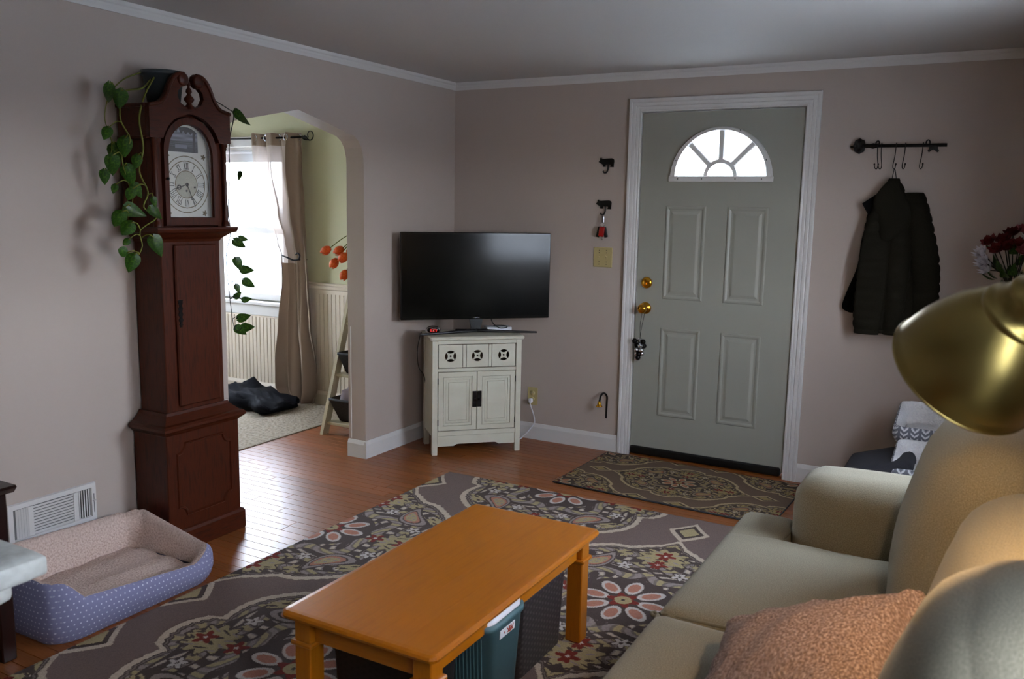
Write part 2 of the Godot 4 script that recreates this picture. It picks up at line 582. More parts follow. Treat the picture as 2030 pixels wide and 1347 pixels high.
# ==================================================================== the room
func build_shell() -> void:
	# left wall with a flattened arch into the dining room (local xy = z, y)
	var T := Transform3D(Basis(Vector3(0, 0, 1), Vector3(0, 1, 0), Vector3(-1, 0, 0)), Vector3.ZERO)
	var p := PackedVector2Array()
	for v in [Vector2(0, 0), Vector2(0, H + 0.02), Vector2(6.5, H + 0.02), Vector2(6.5, 0), Vector2(1.975, 0)]:
		p.append(v)
	var half := [Vector2(1.975, 1.70), Vector2(1.972, 1.752), Vector2(1.958, 1.800), Vector2(1.930, 1.838), Vector2(1.890, 1.862), Vector2(1.46, 1.957)]
	for v in half:
		p.append(v)
	for i in range(half.size() - 2, -1, -1):
		p.append(Vector2(2.92 - half[i].x - 0.005, half[i].y))
	p.append(Vector2(0.94, 0))
	var st := S()
	extr(st, p, 0.0, 0.125, T)
	struct("wall_left", st, M.wall)
	# wall with the front door; the opening reaches the floor
	st = S()
	p = PackedVector2Array([Vector2(-0.06, 0), Vector2(1.28, 0), Vector2(1.28, 2.06), Vector2(2.224, 2.06), Vector2(2.224, 0), Vector2(3.64, 0), Vector2(3.64, H + 0.02), Vector2(-0.06, H + 0.02)])
	extr(st, p, -0.14, 0.0)
	struct("wall_back", st, M.wall)
	# dining part of the same wall, with a window opening
	var wx0 := -2.46; var wx1 := -1.50; var wy0 := 0.735; var wy1 := 1.90
	st = S()
	lbox(st, Vector3(-3.1, 0, -0.14), Vector3(wx0, H, 0))
	lbox(st, Vector3(wx1, 0, -0.14), Vector3(-0.06, H, 0))
	lbox(st, Vector3(wx0, 0, -0.14), Vector3(wx1, wy0, 0))
	lbox(st, Vector3(wx0, wy1, -0.14), Vector3(wx1, H, 0))
	struct("wall_dining_back", st, M.green)
	st = S()
	lbox(st, Vector3(-3.24, 0, -0.14), Vector3(-3.1, H, 0.7))
	lbox(st, Vector3(-3.24, 0, 1.6), Vector3(-3.1, H, 3.4))
	lbox(st, Vector3(-3.24, 0, 0.7), Vector3(-3.1, 0.80, 1.6))
	lbox(st, Vector3(-3.24, 1.9, 0.7), Vector3(-3.1, H, 1.6))
	struct("wall_dining_side", st, M.green)
	st = S()
	lbox(st, Vector3(-3.2, 0, 3.3), Vector3(-0.125, H, 3.4))
	struct("wall_dining_front", st, M.green)
	# right wall with two windows
	st = S()
	var RX := 3.5
	var wins := room_windows()
	var z := -0.14
	for w in wins:
		lbox(st, Vector3(RX, 0, z), Vector3(RX + 0.14, H, w.z0))
		lbox(st, Vector3(RX, 0, w.z0), Vector3(RX + 0.14, w.y0, w.z1))
		lbox(st, Vector3(RX, w.y1, w.z0), Vector3(RX + 0.14, H, w.z1))
		z = w.z1
	lbox(st, Vector3(RX, 0, z), Vector3(RX + 0.14, H, 6.6))
	struct("wall_right", st, M.wall)
	st = S()
	lbox(st, Vector3(-0.125, 0, 6.5), Vector3(3.64, H, 6.6))
	struct("wall_front", st, M.wall)
	st = S()
	lbox(st, Vector3(-3.24, H, -0.14), Vector3(3.64, H + 0.15, 6.6))
	struct("ceiling", st, M.ceiling)
	st = S()
	quad(st, Vector3(-40, -0.45, -40), Vector3(40, -0.45, -40), Vector3(40, -0.45, 40), Vector3(-40, -0.45, 40), Vector3.UP)
	struct("ground", st, M.snow)
	# crown moulding
	var cr := PackedVector2Array([Vector2(0, 0), Vector2(0, -0.047), Vector2(0.006, -0.047), Vector2(0.009, -0.036), Vector2(0.012, -0.028), Vector2(0.013, -0.020), Vector2(0.019, -0.014), Vector2(0.022, 0)])
	st = S()
	extr(st, cr, 0.0, 3.5, Transform3D(Basis(Vector3(0, 0, 1), Vector3(0, 1, 0), Vector3(1, 0, 0)), Vector3(0, H, 0)))
	struct("trim_1", st, M.trim)
	st = S()
	extr(st, cr, 0.0, 6.5, Transform3D(Basis(Vector3(1, 0, 0), Vector3(0, 1, 0), Vector3(0, 0, 1)), Vector3(0, H, 0)))
	struct("trim_2", st, M.trim)
	# baseboards
	var bb := PackedVector2Array([Vector2(0, 0), Vector2(0.015, 0), Vector2(0.015, 0.082), Vector2(0.010, 0.094), Vector2(0.006, 0.104), Vector2(0.0, 0.104)])
	var alongx := Basis(Vector3(0, 0, 1), Vector3(0, 1, 0), Vector3(1, 0, 0))
	st = S()
	extr(st, bb, 0.0, 1.217, Transform3D(alongx, Vector3(0, 0, 0)))
	extr(st, bb, 2.289, 3.5, Transform3D(alongx, Vector3(0, 0, 0)))
	struct("baseboard_back", st, M.trim)
	st = S()
	extr(st, bb, 0.0, 0.955, Transform3D(Basis(), Vector3.ZERO))
	extr(st, bb, 1.96, 6.5, Transform3D(Basis(), Vector3.ZERO))
	extr(st, bb, -0.125, 0.015, Transform3D(alongx, Vector3(0, 0, 0.94)))
	lbox(st, Vector3(-0.002, 0, 0.938), Vector3(0.0152, 0.1035, 0.9552), 0.002)
	struct("baseboard_left", st, M.trim)
	st = S()
	extr(st, bb, -3.1, -0.125, Transform3D(alongx, Vector3(0, 0, 0.012)))
	struct("baseboard_dining", st, M.wainscot)
	# slim corner bead on the far edge of the arch jamb
	st = S()
	lbox(st, Vector3(-0.108, 0.11, 0.94), Vector3(-0.101, 0.78, 0.944), 0.001)
	struct("trim_3", st, M.trim)
	# beadboard wainscot and chair rail in the dining room
	var wn := struct_node("trim_4")
	wn.name = "trim_4"
	st = S()
	var x := -3.1
	while x < -0.125:
		var top := 0.845
		var segs: Array = [[0.10, top]]
		if x + 0.038 > wx0 - 0.02 and x < wx1 + 0.02:
			segs = [[0.10, wy0 - 0.12]]
		for sg in segs:
			lbox(st, Vector3(x + 0.002, sg[0], 0.0), Vector3(x + 0.036, sg[1], 0.012), 0.003)
		x += 0.038
	lbox(st, Vector3(-3.1, 0.08, 0.0), Vector3(-0.125, wy0 - 0.1, 0.007))
	lbox(st, Vector3(wx1, 0.08, 0.0), Vector3(-0.125, 0.85, 0.007))
	var bd := obj("beadboard", st, M.wainscot, wn)
	bd.set_meta("kind", "stuff")
	st = S()
	var rail := PackedVector2Array([Vector2(0, -0.035), Vector2(0.014, -0.035), Vector2(0.016, -0.005), Vector2(0.026, 0.004), Vector2(0.03, 0.022), Vector2(0.018, 0.030), Vector2(0.022, 0.044), Vector2(0, 0.046)])
	extr(st, rail, wx1 + 0.09, -0.125, Transform3D(alongx, Vector3(0, 0.868, 0.002)))
	obj("chair_rail", st, M.wainscot, wn)

func room_windows() -> Array:
	return [{"z0": 1.2, "z1": 2.2, "y0": 0.95, "y1": 1.95}, {"z0": 3.95, "z1": 4.5, "y0": 0.95, "y1": 1.95}]

func build_floor() -> void:
	var fl := struct_node("floor")
	var st := S()
	lbox(st, Vector3(-3.24, -0.15, -0.14), Vector3(3.64, -0.014, 6.6))
	obj("subfloor", st, M.subfloor, fl)
	var unit := S()
	box(unit, Vector3.ZERO, Vector3(1, 0.014, 0.0562), 0.0012)
	var um := mesh_of(unit)
	var r := RandomNumberGenerator.new()
	r.seed = 11
	var row := 0
	var z := 0.0285
	while z < 3.75:
		var x := -1.55 - r.randf() * 0.5
		if z > 1.4:
			x = -0.95 - r.randf() * 0.5
		if z > 2.05:
			x = -0.06
		var stop := 3.5 if z < 0.98 else 0.72
		while x < stop:
			var l := r.randf_range(0.75, 1.5)
			l = minf(l, 3.5 - x)
			if l > 0.05:
				inst("plank", um, M.planks[r.randi() % 5], fl, Transform3D(Basis.from_scale(Vector3(l - 0.0012, 1, 1)), Vector3(x + l * 0.5, -0.007, z)))
			x += l
		z += 0.057
		row += 1
	# the boards go on where rugs, sofa and walls hide them
	st = S()
	lbox(st, Vector3(0.6, -0.014, 1.02), Vector3(3.5, -0.0015, 3.76))
	lbox(st, Vector3(0.0, -0.014, 3.76), Vector3(3.5, -0.0005, 6.5))
	lbox(st, Vector3(-3.1, -0.014, 0.0), Vector3(-1.5, -0.0015, 3.3))
	lbox(st, Vector3(-1.5, -0.014, 1.4), Vector3(-0.9, -0.0015, 3.3))
	lbox(st, Vector3(-0.9, -0.014, 2.05), Vector3(-0.06, -0.0015, 3.3))
	var rest := obj("boards", st, M.planks[1], fl)
	rest.set_meta("kind", "stuff")

func build_front_door() -> void:
	# jamb and casing
	var d0 := 1.292
	var d1 := 2.212
	var st := S()
	lbox(st, Vector3(1.278, 0, -0.14), Vector3(d0, 2.062, 0.0))
	lbox(st, Vector3(d1, 0, -0.14), Vector3(2.226, 2.062, 0.0))
	lbox(st, Vector3(1.278, 2.046, -0.14), Vector3(2.226, 2.062, 0.0))
	lbox(st, Vector3(d0, 0, -0.08), Vector3(d0 + 0.02, 2.05, -0.052))
	lbox(st, Vector3(d1 - 0.02, 0, -0.08), Vector3(d1, 2.05, -0.052))
	lbox(st, Vector3(d0, 2.026, -0.08), Vector3(d1, 2.05, -0.052))
	struct("trim_5", st, M.trim)
	# fluted casing: profile (across, out), mitred at the top corners
	var prof := [Vector2(0, 0), Vector2(0, 0.010), Vector2(0.006, 0.013), Vector2(0.014, 0.010), Vector2(0.018, 0.013), Vector2(0.028, 0.014), Vector2(0.032, 0.011), Vector2(0.036, 0.016), Vector2(0.050, 0.018), Vector2(0.055, 0.015), Vector2(0.060, 0.020), Vector2(0.072, 0.021), Vector2(0.076, 0.017), Vector2(0.076, 0)]
	st = S()
	for k in prof.size() - 1:
		var a: Vector2 = prof[k]
		var b: Vector2 = prof[k + 1]
		var ring := func(q: Vector2) -> Array:
			return [Vector3(d0 - q.x, 0, q.y), Vector3(d0 - q.x, 2.046 + q.x, q.y), Vector3(d1 + q.x, 2.046 + q.x, q.y), Vector3(d1 + q.x, 0, q.y)]
		var ra: Array = ring.call(a)
		var rb: Array = ring.call(b)
		var o := [Vector3(-(b.y - a.y) * -1.0, 0, 0), Vector3.ZERO, Vector3.ZERO]
		for s in 3:
			var across: Vector3 = [Vector3(-1, 0, 0), Vector3(0, 1, 0), Vector3(1, 0, 0)][s]
			var out := Vector3(0, 0, b.x - a.x) - across * (b.y - a.y)
			quad(st, ra[s], ra[s + 1], rb[s + 1], rb[s], out)
	struct("trim_6", st, M.trim)
	st = S()
	lbox(st, Vector3(d0, -0.01, -0.14), Vector3(d1, 0.012, -0.004), 0.004)
	struct("trim_7", st, M.planks[0])
	# the leaf
	var dn := struct_node("door_1", Vector3(0, 0, 0))
	var cx := 1.764
	var by := 1.668
	st = S()
	lbox(st, Vector3(d0 + 0.004, 0.035, -0.048), Vector3(d1 - 0.005, by, -0.003))
	var p := PackedVector2Array([Vector2(d0 + 0.004, by), Vector2(d0 + 0.004, 2.040), Vector2(d1 - 0.005, 2.040), Vector2(d1 - 0.005, by)])
	for v in arc2(Vector2(cx, by), 0.265, 0, 180, 28):
		p.append(v)
	extr(st, p, -0.048, -0.003)
	obj("leaf", st, M.door, dn)
	# four embossed panels
	for pn in [[1.458, 0.970, 1.696, 1.513], [1.818, 0.970, 2.046, 1.513], [1.458, 0.266, 1.696, 0.800], [1.818, 0.266, 2.046, 0.800]]:
		st = S()
		var rings := [[0.0, -0.003], [0.006, 0.003], [0.014, 0.003], [0.024, -0.0025], [0.034, -0.0025], [0.048, 0.0025], [0.05, 0.003]]
		for k in rings.size() - 1:
			var a: Array = rings[k]
			var b: Array = rings[k + 1]
			var qa := [Vector3(pn[0] + a[0], pn[1] + a[0], a[1]), Vector3(pn[2] - a[0], pn[1] + a[0], a[1]), Vector3(pn[2] - a[0], pn[3] - a[0], a[1]), Vector3(pn[0] + a[0], pn[3] - a[0], a[1])]
			var qb := [Vector3(pn[0] + b[0], pn[1] + b[0], b[1]), Vector3(pn[2] - b[0], pn[1] + b[0], b[1]), Vector3(pn[2] - b[0], pn[3] - b[0], b[1]), Vector3(pn[0] + b[0], pn[3] - b[0], b[1])]
			for s in 4:
				quad(st, qa[s], qa[(s + 1) % 4], qb[(s + 1) % 4], qb[s], Vector3(0, 0, 1))
		quad(st, Vector3(pn[0] + 0.05, pn[1] + 0.05, 0.003), Vector3(pn[2] - 0.05, pn[1] + 0.05, 0.003), Vector3(pn[2] - 0.05, pn[3] - 0.05, 0.003), Vector3(pn[0] + 0.05, pn[3] - 0.05, 0.003), Vector3(0, 0, 1))
		obj("panel", st, M.door, dn)
	# fanlight
	st = S()
	var oo: Array = arc2(Vector2(cx, by - 0.008), 0.296, 0, 180, 32)
	var ii: Array = arc2(Vector2(cx, by + 0.012), 0.250, 0, 180, 32)
	band(st, oo, ii, -0.01, 0.012, Transform3D(), false, 0.22)
	lbox(st, Vector3(cx - 0.296, by - 0.018, -0.01), Vector3(cx + 0.296, by + 0.014, 0.012), 0.004)
	var frame := obj("fanlight_frame", st, M.trim, dn)
	for k in 8:
		var sp: Vector2 = [Vector2(-0.24, -0.002), Vector2(-0.10, -0.002), Vector2(0.09, -0.002), Vector2(0.235, -0.002), Vector2(-0.255, 0.10), Vector2(-0.105, 0.262), Vector2(0.105, 0.262), Vector2(0.255, 0.10)][k]
		var s2 := S(true)
		lathe(s2, [Vector2(0.0035, 0), Vector2(0.003, 0.0016), Vector2(0, 0.002)], 8, Transform3D(Basis(Vector3.RIGHT, PI / 2), Vector3(cx + sp.x, by + sp.y, 0.0118)))
		obj("screw", s2, M.darkmetal, frame)
	for k in 3:
		var a := deg_to_rad([45.0, 90.0, 135.0][k])
		var dir := Vector3(cos(a), sin(a), 0)
		st = S()
		box(st, Vector3(cx, by + 0.012, -0.012) + dir * 0.168, Vector3(0.032, 0.185, 0.018), 0.005, Basis(Vector3(0, 0, 1), a - PI / 2))
		obj("muntin", st, M.trim, dn)
	st = S()
	band(st, arc2(Vector2(cx, by + 0.012), 0.102, 0, 180, 16), arc2(Vector2(cx, by + 0.012), 0.068, 0, 180, 16), -0.02, -0.002, Transform3D(), false, 0.2)
	obj("muntin", st, M.trim, dn)
	var ang := [0.0, 45.0, 90.0, 135.0, 180.0]
	for k in 4:
		st = S()
		var q := PackedVector2Array()
		for v in arc2(Vector2(cx, by + 0.012), 0.262, ang[k], ang[k + 1], 8):
			q.append(v)
		for v in arc2(Vector2(cx, by + 0.012), 0.083, ang[k + 1], ang[k], 6):
			q.append(v)
		extr(st, q, -0.028, -0.024)
		obj("pane", st, M.glass, dn)
	st = S()
	var q2 := PackedVector2Array()
	for v in arc2(Vector2(cx, by + 0.012), 0.083, 0, 180, 12):
		q2.append(v)
	extr(st, q2, -0.028, -0.024)
	obj("pane", st, M.glass, dn)
	# sweep, hinges, locks
	st = S()
	lbox(st, Vector3(d0 + 0.006, 0.012, -0.05), Vector3(d1 - 0.012, 0.062, 0.014), 0.008)
	obj("door_sweep", st, M.black, dn)
	for y in [1.80, 1.02, 0.22]:
		st = S(true)
		tube(st, [Vector3(d1 + 0.001, y - 0.05, 0.004), Vector3(d1 + 0.001, y + 0.05, 0.004)], 0.006, 10)
		obj("hinge", st, M.silver, dn)
	var fz := Transform3D(Basis(Vector3.RIGHT, PI / 2), Vector3(1.36, 1.06, -0.003))
	st = S(true)
	lathe(st, [Vector2(0.034, 0), Vector2(0.034, 0.004), Vector2(0.029, 0.012), Vector2(0.02, 0.015), Vector2(0.0, 0.016)], 28, fz)
	var db := obj("deadbolt", st, M.brass, dn)
	st = S()
	box(st, Vector3(1.36, 1.06, 0.022), Vector3(0.009, 0.03, 0.022), 0.003, Basis(Vector3(0, 0, 1), 0.4))
	obj("thumb_turn", st, M.brass, db)
	st = S(true)
	lathe(st, [Vector2(0.036, 0), Vector2(0.036, 0.004), Vector2(0.03, 0.010), Vector2(0.014, 0.014), Vector2(0.012, 0.034), Vector2(0.02, 0.042), Vector2(0.028, 0.054), Vector2(0.028, 0.064), Vector2(0.02, 0.072), Vector2(0.0, 0.074)], 28, Transform3D(Basis(Vector3.RIGHT, PI / 2), Vector3(1.358, 0.909, -0.003)))
	obj("door_knob", st, M.brass, dn)

func window_unit(called: String, sill_label: String, o: Vector3, B: Basis, w: float, h: float, rail: float) -> Node3D:
	# local x across, y up, z into the room; origin = lower left of the opening at the inner face
	var wn := struct_node(called)
	wn.transform = Transform3D(B, o)
	var st := S()
	for s in [0, 1]:
		var xx := 0.0 if s == 0 else w
		lbox(st, Vector3(xx - 0.07 if s == 0 else xx, -0.02, 0.0), Vector3(xx if s == 0 else xx + 0.07, h + 0.07, 0.018), 0.003)
		lbox(st, Vector3(xx if s == 0 else xx - 0.02, 0, -0.13), Vector3(xx + 0.02 if s == 0 else xx, h, 0.0))
	lbox(st, Vector3(-0.07, h, 0.0), Vector3(w + 0.07, h + 0.075, 0.02), 0.003)
	lbox(st, Vector3(0, h - 0.02, -0.13), Vector3(w, h, 0.0))
	obj("window_frame", st, M.trim, wn)
	st = S()
	lbox(st, Vector3(-0.09, -0.028, -0.13), Vector3(w + 0.09, 0.0, 0.045), 0.006)
	obj("window_sill", st, M.trim, wn)
	st = S()
	lbox(st, Vector3(-0.07, -0.11, 0.0), Vector3(w + 0.07, -0.028, 0.016), 0.004)
	obj("apron", st, M.trim, wn)
	for k in 2:
		var y0 := 0.005 if k == 0 else rail - 0.028
		var y1 := rail + 0.028 if k == 0 else h - 0.02
		var z := -0.045 if k == 0 else -0.08
		st = S()
		lbox(st, Vector3(0.02, y0, z - 0.03), Vector3(0.055, y1, z), 0.003)
		lbox(st, Vector3(w - 0.055, y0, z - 0.03), Vector3(w - 0.02, y1, z), 0.003)
		lbox(st, Vector3(0.02, y0, z - 0.03), Vector3(w - 0.02, y0 + 0.05, z), 0.003)
		lbox(st, Vector3(0.02, y1 - 0.05, z - 0.03), Vector3(w - 0.02, y1, z), 0.003)
		var sash := obj("sash", st, M.trim, wn)
		st = S()
		lbox(st, Vector3(0.055, y0 + 0.05, z - 0.017), Vector3(w - 0.055, y1 - 0.05, z - 0.013))
		obj("pane", st, M.glass, sash)
	return wn

func build_dining_window() -> void:
	window_unit("window_4", "", Vector3(-3.1, 0.80, 1.6), Basis(Vector3(0, 0, -1), Vector3(0, 1, 0), Vector3(1, 0, 0)), 0.9, 1.1, 0.52)
	var wn := window_unit("window_1", "", Vector3(-2.46, 0.735, 0.0), Basis(), 0.96, 1.165, 0.54)
	var st := S()
	lbox(st, Vector3(0.03, 1.055, -0.040), Vector3(0.93, 1.14, -0.036))
	obj("blind", st, M.white_plastic, wn)
	st = S(true)
	tube(st, [Vector3(0.025, 1.135, -0.030), Vector3(0.935, 1.135, -0.030)], 0.016, 12)
	obj("blind_roller", st, M.white_plastic, wn)

func build_room_windows() -> void:
	# unseen linen panels and rod, added to keep window light off the door wall
	var lab := ["added unseen linen curtain panel shading the wall toward the corner", "added unseen linen curtain panel on the sofa side of the right-hand window"]
	var ed := [[0.86, 1.32], [2.10, 2.42]]
	for c in 2:
		var t := thing("curtain", lab[c], "curtain", Vector3.ZERO, 0.0, "added light-blocking right window curtains")
		var e: Array = ed[c]
		var sc := S(true)
		grid(sc, 40, 6, func(u: float, v: float) -> Vector3: return Vector3(3.415 + 0.028 * sin(u * TAU * 4.0) + 0.006 * sin(v * 7.0), lerpf(2.09, 1.0 if c == 1 else 0.02, v), lerpf(e[0], e[1], u)))
		obj("panel", sc, M.linen, t)
	var rod := thing("curtain_rod", "added unseen iron rod for the shading panels above the right-hand window", "curtain rod", Vector3(3.415, 2.085, 0.0))
	var sr := S(true)
	tube(sr, [Vector3(0, 0, 0.80), Vector3(0, 0, 2.50)], 0.008, 10)
	obj("rod", sr, M.iron, rod)
	for z in [0.83, 2.47]:
		sr = S(true)
		tube(sr, [Vector3(0, 0, z), Vector3(0.085, 0, z)], 0.006, 8)
		obj("bracket", sr, M.iron, rod)
	var k := 2
	for w in room_windows():
		window_unit("window_%d" % k, "", Vector3(3.5, w.y0, w.z0), Basis(Vector3(0, 0, 1), Vector3(0, 1, 0), Vector3(-1, 0, 0)), w.z1 - w.z0, w.y1 - w.y0, (w.y1 - w.y0) * 0.5)
		k += 1

# ==================================================================== rugs
const TX := 1.44
const TZ := 2.03
var outline: Array = []

func rug_radius(th: float) -> float:
	# first-quadrant outline of one medallion, by angle from x
	for k in outline.size() - 1:
		var a: Array = outline[k]
		var b: Array = outline[k + 1]
		if th <= b[0]:
			return lerpf(a[1], b[1], clampf((th - a[0]) / maxf(1e-5, b[0] - a[0]), 0, 1))
	return outline[-1][1]

func petals(x: float, y: float, n: int, r: float) -> float:   # < 1 inside a flower of n petals
	var a := atan2(y, x)
	return sqrt(x * x + y * y) / (r * (0.72 + 0.28 * cos(a * n)))

func medallion(x: float, z: float, C: Array) -> int:
	# colours: 0 ground 1 cream 2 dark 3 grey 4 pink 5 rust 6 olive 7 white 8 light grey
	var r := sqrt(x * x + z * z)
	var th := atan2(z, x)
	var R := rug_radius(th) + 0.004 * sin(th * 90.0) * sin(r * 40.0)
	var e := R - r
	if e < 0.0:
		return 0
	if e < 0.030:
		return 1
	if e < 0.037 or (e > 0.045 and e < 0.052):
		return 2
	if e < 0.045:
		return 3
	# central flower
	if r < 0.034:
		return 2 if r < 0.008 else 6
	if r < 0.066 * (0.8 + 0.2 * cos(th * 6.0)):
		return 5
	if r < 0.20:
		var k := roundf(th / (TAU / 8.0)) * TAU / 8.0
		var px := x * cos(k) + z * sin(k) - 0.118
		var pz := -x * sin(k) + z * cos(k)
		var d := sqrt(px * px / 0.0036 + pz * pz / 0.00115)
		if d < 0.66:
			return 4
		if d < 1.0:
			return 7
		return 2
	# clusters toward tip and side
	for c in C:
		var dx: float = x - c[0]
		var dz: float = z - c[1]
		var kind: int = c[2]
		var q: float
		match kind:
			0:
				q = petals(dx, dz, 5, 0.046)
				if q < 0.25:
					return 7
				if q < 1.0:
					return 5
			1:
				q = sqrt(dx * dx + dz * dz) / (c[3] * (0.86 + 0.14 * sin(atan2(dz, dx) * 11.0)))
				if q < 1.0:
					var s := sin(dx * 70.0 + 3.0 * sin(dz * 60.0)) * sin(dz * 80.0)
					return 2 if s > 0.72 else (8 if s < -0.75 else 6)
				if q < 1.12:
					return 2
			2:
				# paisley: an ellipse whose tail curls
				var a: float = c[4]
				var lx: float = dx * cos(a) + dz * sin(a)
				var lz: float = -dx * sin(a) + dz * cos(a)
				lz += lx * lx * 3.4
				var wd: float = 0.052 * (1.0 - lx * 3.8)
				q = sqrt(lx * lx / 0.0125 + lz * lz / maxf(0.0002, wd * wd))
				if q < 0.5:
					return 6 if sin(lx * 150.0) * sin(lz * 160.0) > -0.5 else 8
				if q < 0.68:
					return 4
				if q < 0.76:
					return 2
				if q < 1.0:
					return 8
				if q < 1.18:
					return 2
			3:
				q = petals(dx, dz, 5, 0.036)
				if q < 0.25:
					return 2
				if q < 1.0:
					return 7
				if q < 1.3:
					return 2
	var sw := sin(52.0 * r + 2.2 * sin(6.0 * th) + 9.0 * x * z)
	var sw2 := sin(64.0 * (x - z) + 3.0 * sin(30.0 * r))
	if sw > 0.1:
		return (8 if sw2 > 0.55 else 3) if sw2 > -0.45 else 6
	if sw < -0.55 and sw2 > 0.3:
		return 1 if sw2 > 0.7 else 8
	return 2

func rug_image() -> ImageTexture:
	var pts := [Vector2(0.555, 0.0), Vector2(0.55, 0.05), Vector2(0.515, 0.115), Vector2(0.465, 0.135), Vector2(0.475, 0.19), Vector2(0.478, 0.25), Vector2(0.455, 0.33), Vector2(0.40, 0.40), Vector2(0.33, 0.46), Vector2(0.25, 0.515), Vector2(0.175, 0.525), Vector2(0.135, 0.555), Vector2(0.06, 0.61), Vector2(0.0, 0.69)]
	for v in pts:
		outline.append([atan2(v.y, v.x), v.length()])
	var C := [[0.0, 0.49, 0, 0.0, 0.0], [0.40, 0.0, 0, 0.0, 0.0], [0.0, 0.385, 0, 0.0, 0.0], [0.255, 0.0, 0, 0.0, 0.0], [0.0, 0.46, 1, 0.115, 0.0], [0.37, 0.0, 1, 0.105, 0.0], [0.235, 0.30, 2, 0.0, 2.2], [0.345, 0.165, 3, 0.0, 0.0], [0.12, 0.315, 3, 0.0, 0.0], [0.36, 0.31, 1, 0.05, 0.0], [0.17, 0.44, 1, 0.045, 0.0]]
	var cols := [Color(0.43, 0.36, 0.335), Color(0.73, 0.665, 0.59), Color(0.28, 0.228, 0.208), Color(0.45, 0.40, 0.37), Color(0.66, 0.44, 0.36), Color(0.45, 0.13, 0.075), Color(0.63, 0.57, 0.42), Color(0.74, 0.70, 0.67), Color(0.56, 0.51, 0.49)]
	var w := 320
	var h := 451
	var q := Image.create(w, h, false, Image.FORMAT_RGB8)
	var r := RandomNumberGenerator.new()
	r.seed = 5
	for j in h:
		for i in w:
			# knots are pulled a little out of line
			var x := (i + 0.5 + r.randf_range(-0.9, 0.9)) / w * TX * 0.5
			var z := (j + 0.5 + r.randf_range(-0.9, 0.9)) / h * TZ * 0.5
			var id := medallion(x, z, C)
			if id == 0:
				id = medallion(TX * 0.5 - x, TZ * 0.5 - z, C)
			if id == 0:
				# small pointed finials between the medallions
				for fc in [Vector2(0, 0.815), Vector2(TX * 0.5, TZ * 0.5 - 0.815)]:
					var dx: float = absf(x - fc.x)
					var dz: float = absf(z - fc.y)
					var sgn: float = 1.0 if (fc.x == 0.0) == (z > fc.y) else -1.0
					var e := dx / (0.098 * (1.0 - 0.25 * sgn * dz / 0.13)) + dz / 0.13
					if e < 1.0:
						id = 1 if e > 0.72 else (2 if e > 0.5 else 6)
			var c: Color = cols[id]
			q.set_pixel(i, j, c * r.randf_range(0.90, 1.08))
	var full := Image.create(w * 2, h * 2, false, Image.FORMAT_RGB8)
	var rc := Rect2i(0, 0, w, h)
	full.blit_rect(q, rc, Vector2i(0, 0))
	q.flip_x()
	full.blit_rect(q, rc, Vector2i(w, 0))
	q.flip_y()
	full.blit_rect(q, rc, Vector2i(w, h))
	q.flip_x()
	full.blit_rect(q, rc, Vector2i(0, h))
	return img_tex(full)

func rug_slab(lo: Vector3, hi: Vector3, uvf: Callable) -> SurfaceTool:
	var st := S()
	var c := (lo + hi) * 0.5
	var pts := [Vector3(lo.x, hi.y, lo.z), Vector3(hi.x, hi.y, lo.z), Vector3(hi.x, hi.y, hi.z), Vector3(lo.x, hi.y, hi.z)]
	for k in [0, 1, 2, 0, 2, 3]:
		st.set_uv(uvf.call(pts[k]))
		st.add_vertex(pts[k])
	for s in 4:
		var a: Vector3 = pts[s]
		var b: Vector3 = pts[(s + 1) % 4]
		var q := [a, b, Vector3(b.x, lo.y, b.z), a, Vector3(b.x, lo.y, b.z), Vector3(a.x, lo.y, a.z)]
		var n := ((a + b) * 0.5 - c) * Vector3(1, 0, 1)
		var ok: bool = (q[1] - q[0]).cross(q[2] - q[0]).dot(n) < 0.0
		for k in ([0, 1, 2, 3, 4, 5] if ok else [0, 2, 1, 3, 5, 4]):
			st.set_uv(uvf.call(q[k]))
			st.add_vertex(q[k])
	return st

func build_rugs() -> void:
	var t := rug_image()
	var m := mat(Color.WHITE, 1.0)
	m.albedo_texture = t
	m.heightmap_enabled = true
	m.heightmap_texture = t
	m.heightmap_scale = 0.5
	var st := rug_slab(Vector3(0.585, 0.0, 0.925), Vector3(2.52, 0.012, 4.1), func(p: Vector3) -> Vector2: return Vector2((p.x - 0.59) / TX, (p.z - 1.93) / TZ))
	var o := obj("area_rug", st, m)
	tag(o, "large taupe area rug with cream-edged floral medallions under the coffee table", "rug")
	var m2: StandardMaterial3D = m.duplicate()
	m2.albedo_color = Color(0.90, 0.86, 0.74)
	var th := thing("door_mat", "small brown patterned mat lying in front of the front door", "mat", Vector3(1.745, 0, 0.41), deg_to_rad(-2.0))
	var k := 0.58
	st = rug_slab(Vector3(-0.585, 0.0, -0.345), Vector3(0.60, 0.009, 0.365), func(p: Vector3) -> Vector2: return Vector2(p.z / (TX * k * 0.83), p.x / (TZ * k)))
	obj("pile", st, m2, th)
	st = S(true)
	tube(st, [Vector3(-0.585, 0.005, -0.345), Vector3(0.6, 0.005, -0.345), Vector3(0.6, 0.005, 0.365), Vector3(-0.585, 0.005, 0.365), Vector3(-0.585, 0.005, -0.345)], 0.005, 6)
	obj("binding", st, M.charcoal_cloth, th)

# ==================================================================== sofa
func loop_on(pts: Array, B: Basis, c: Vector3) -> Array:
	var o: Array = []
	for p in pts:
		o.append(c + B * p)
	o.append(o[0])
	return o

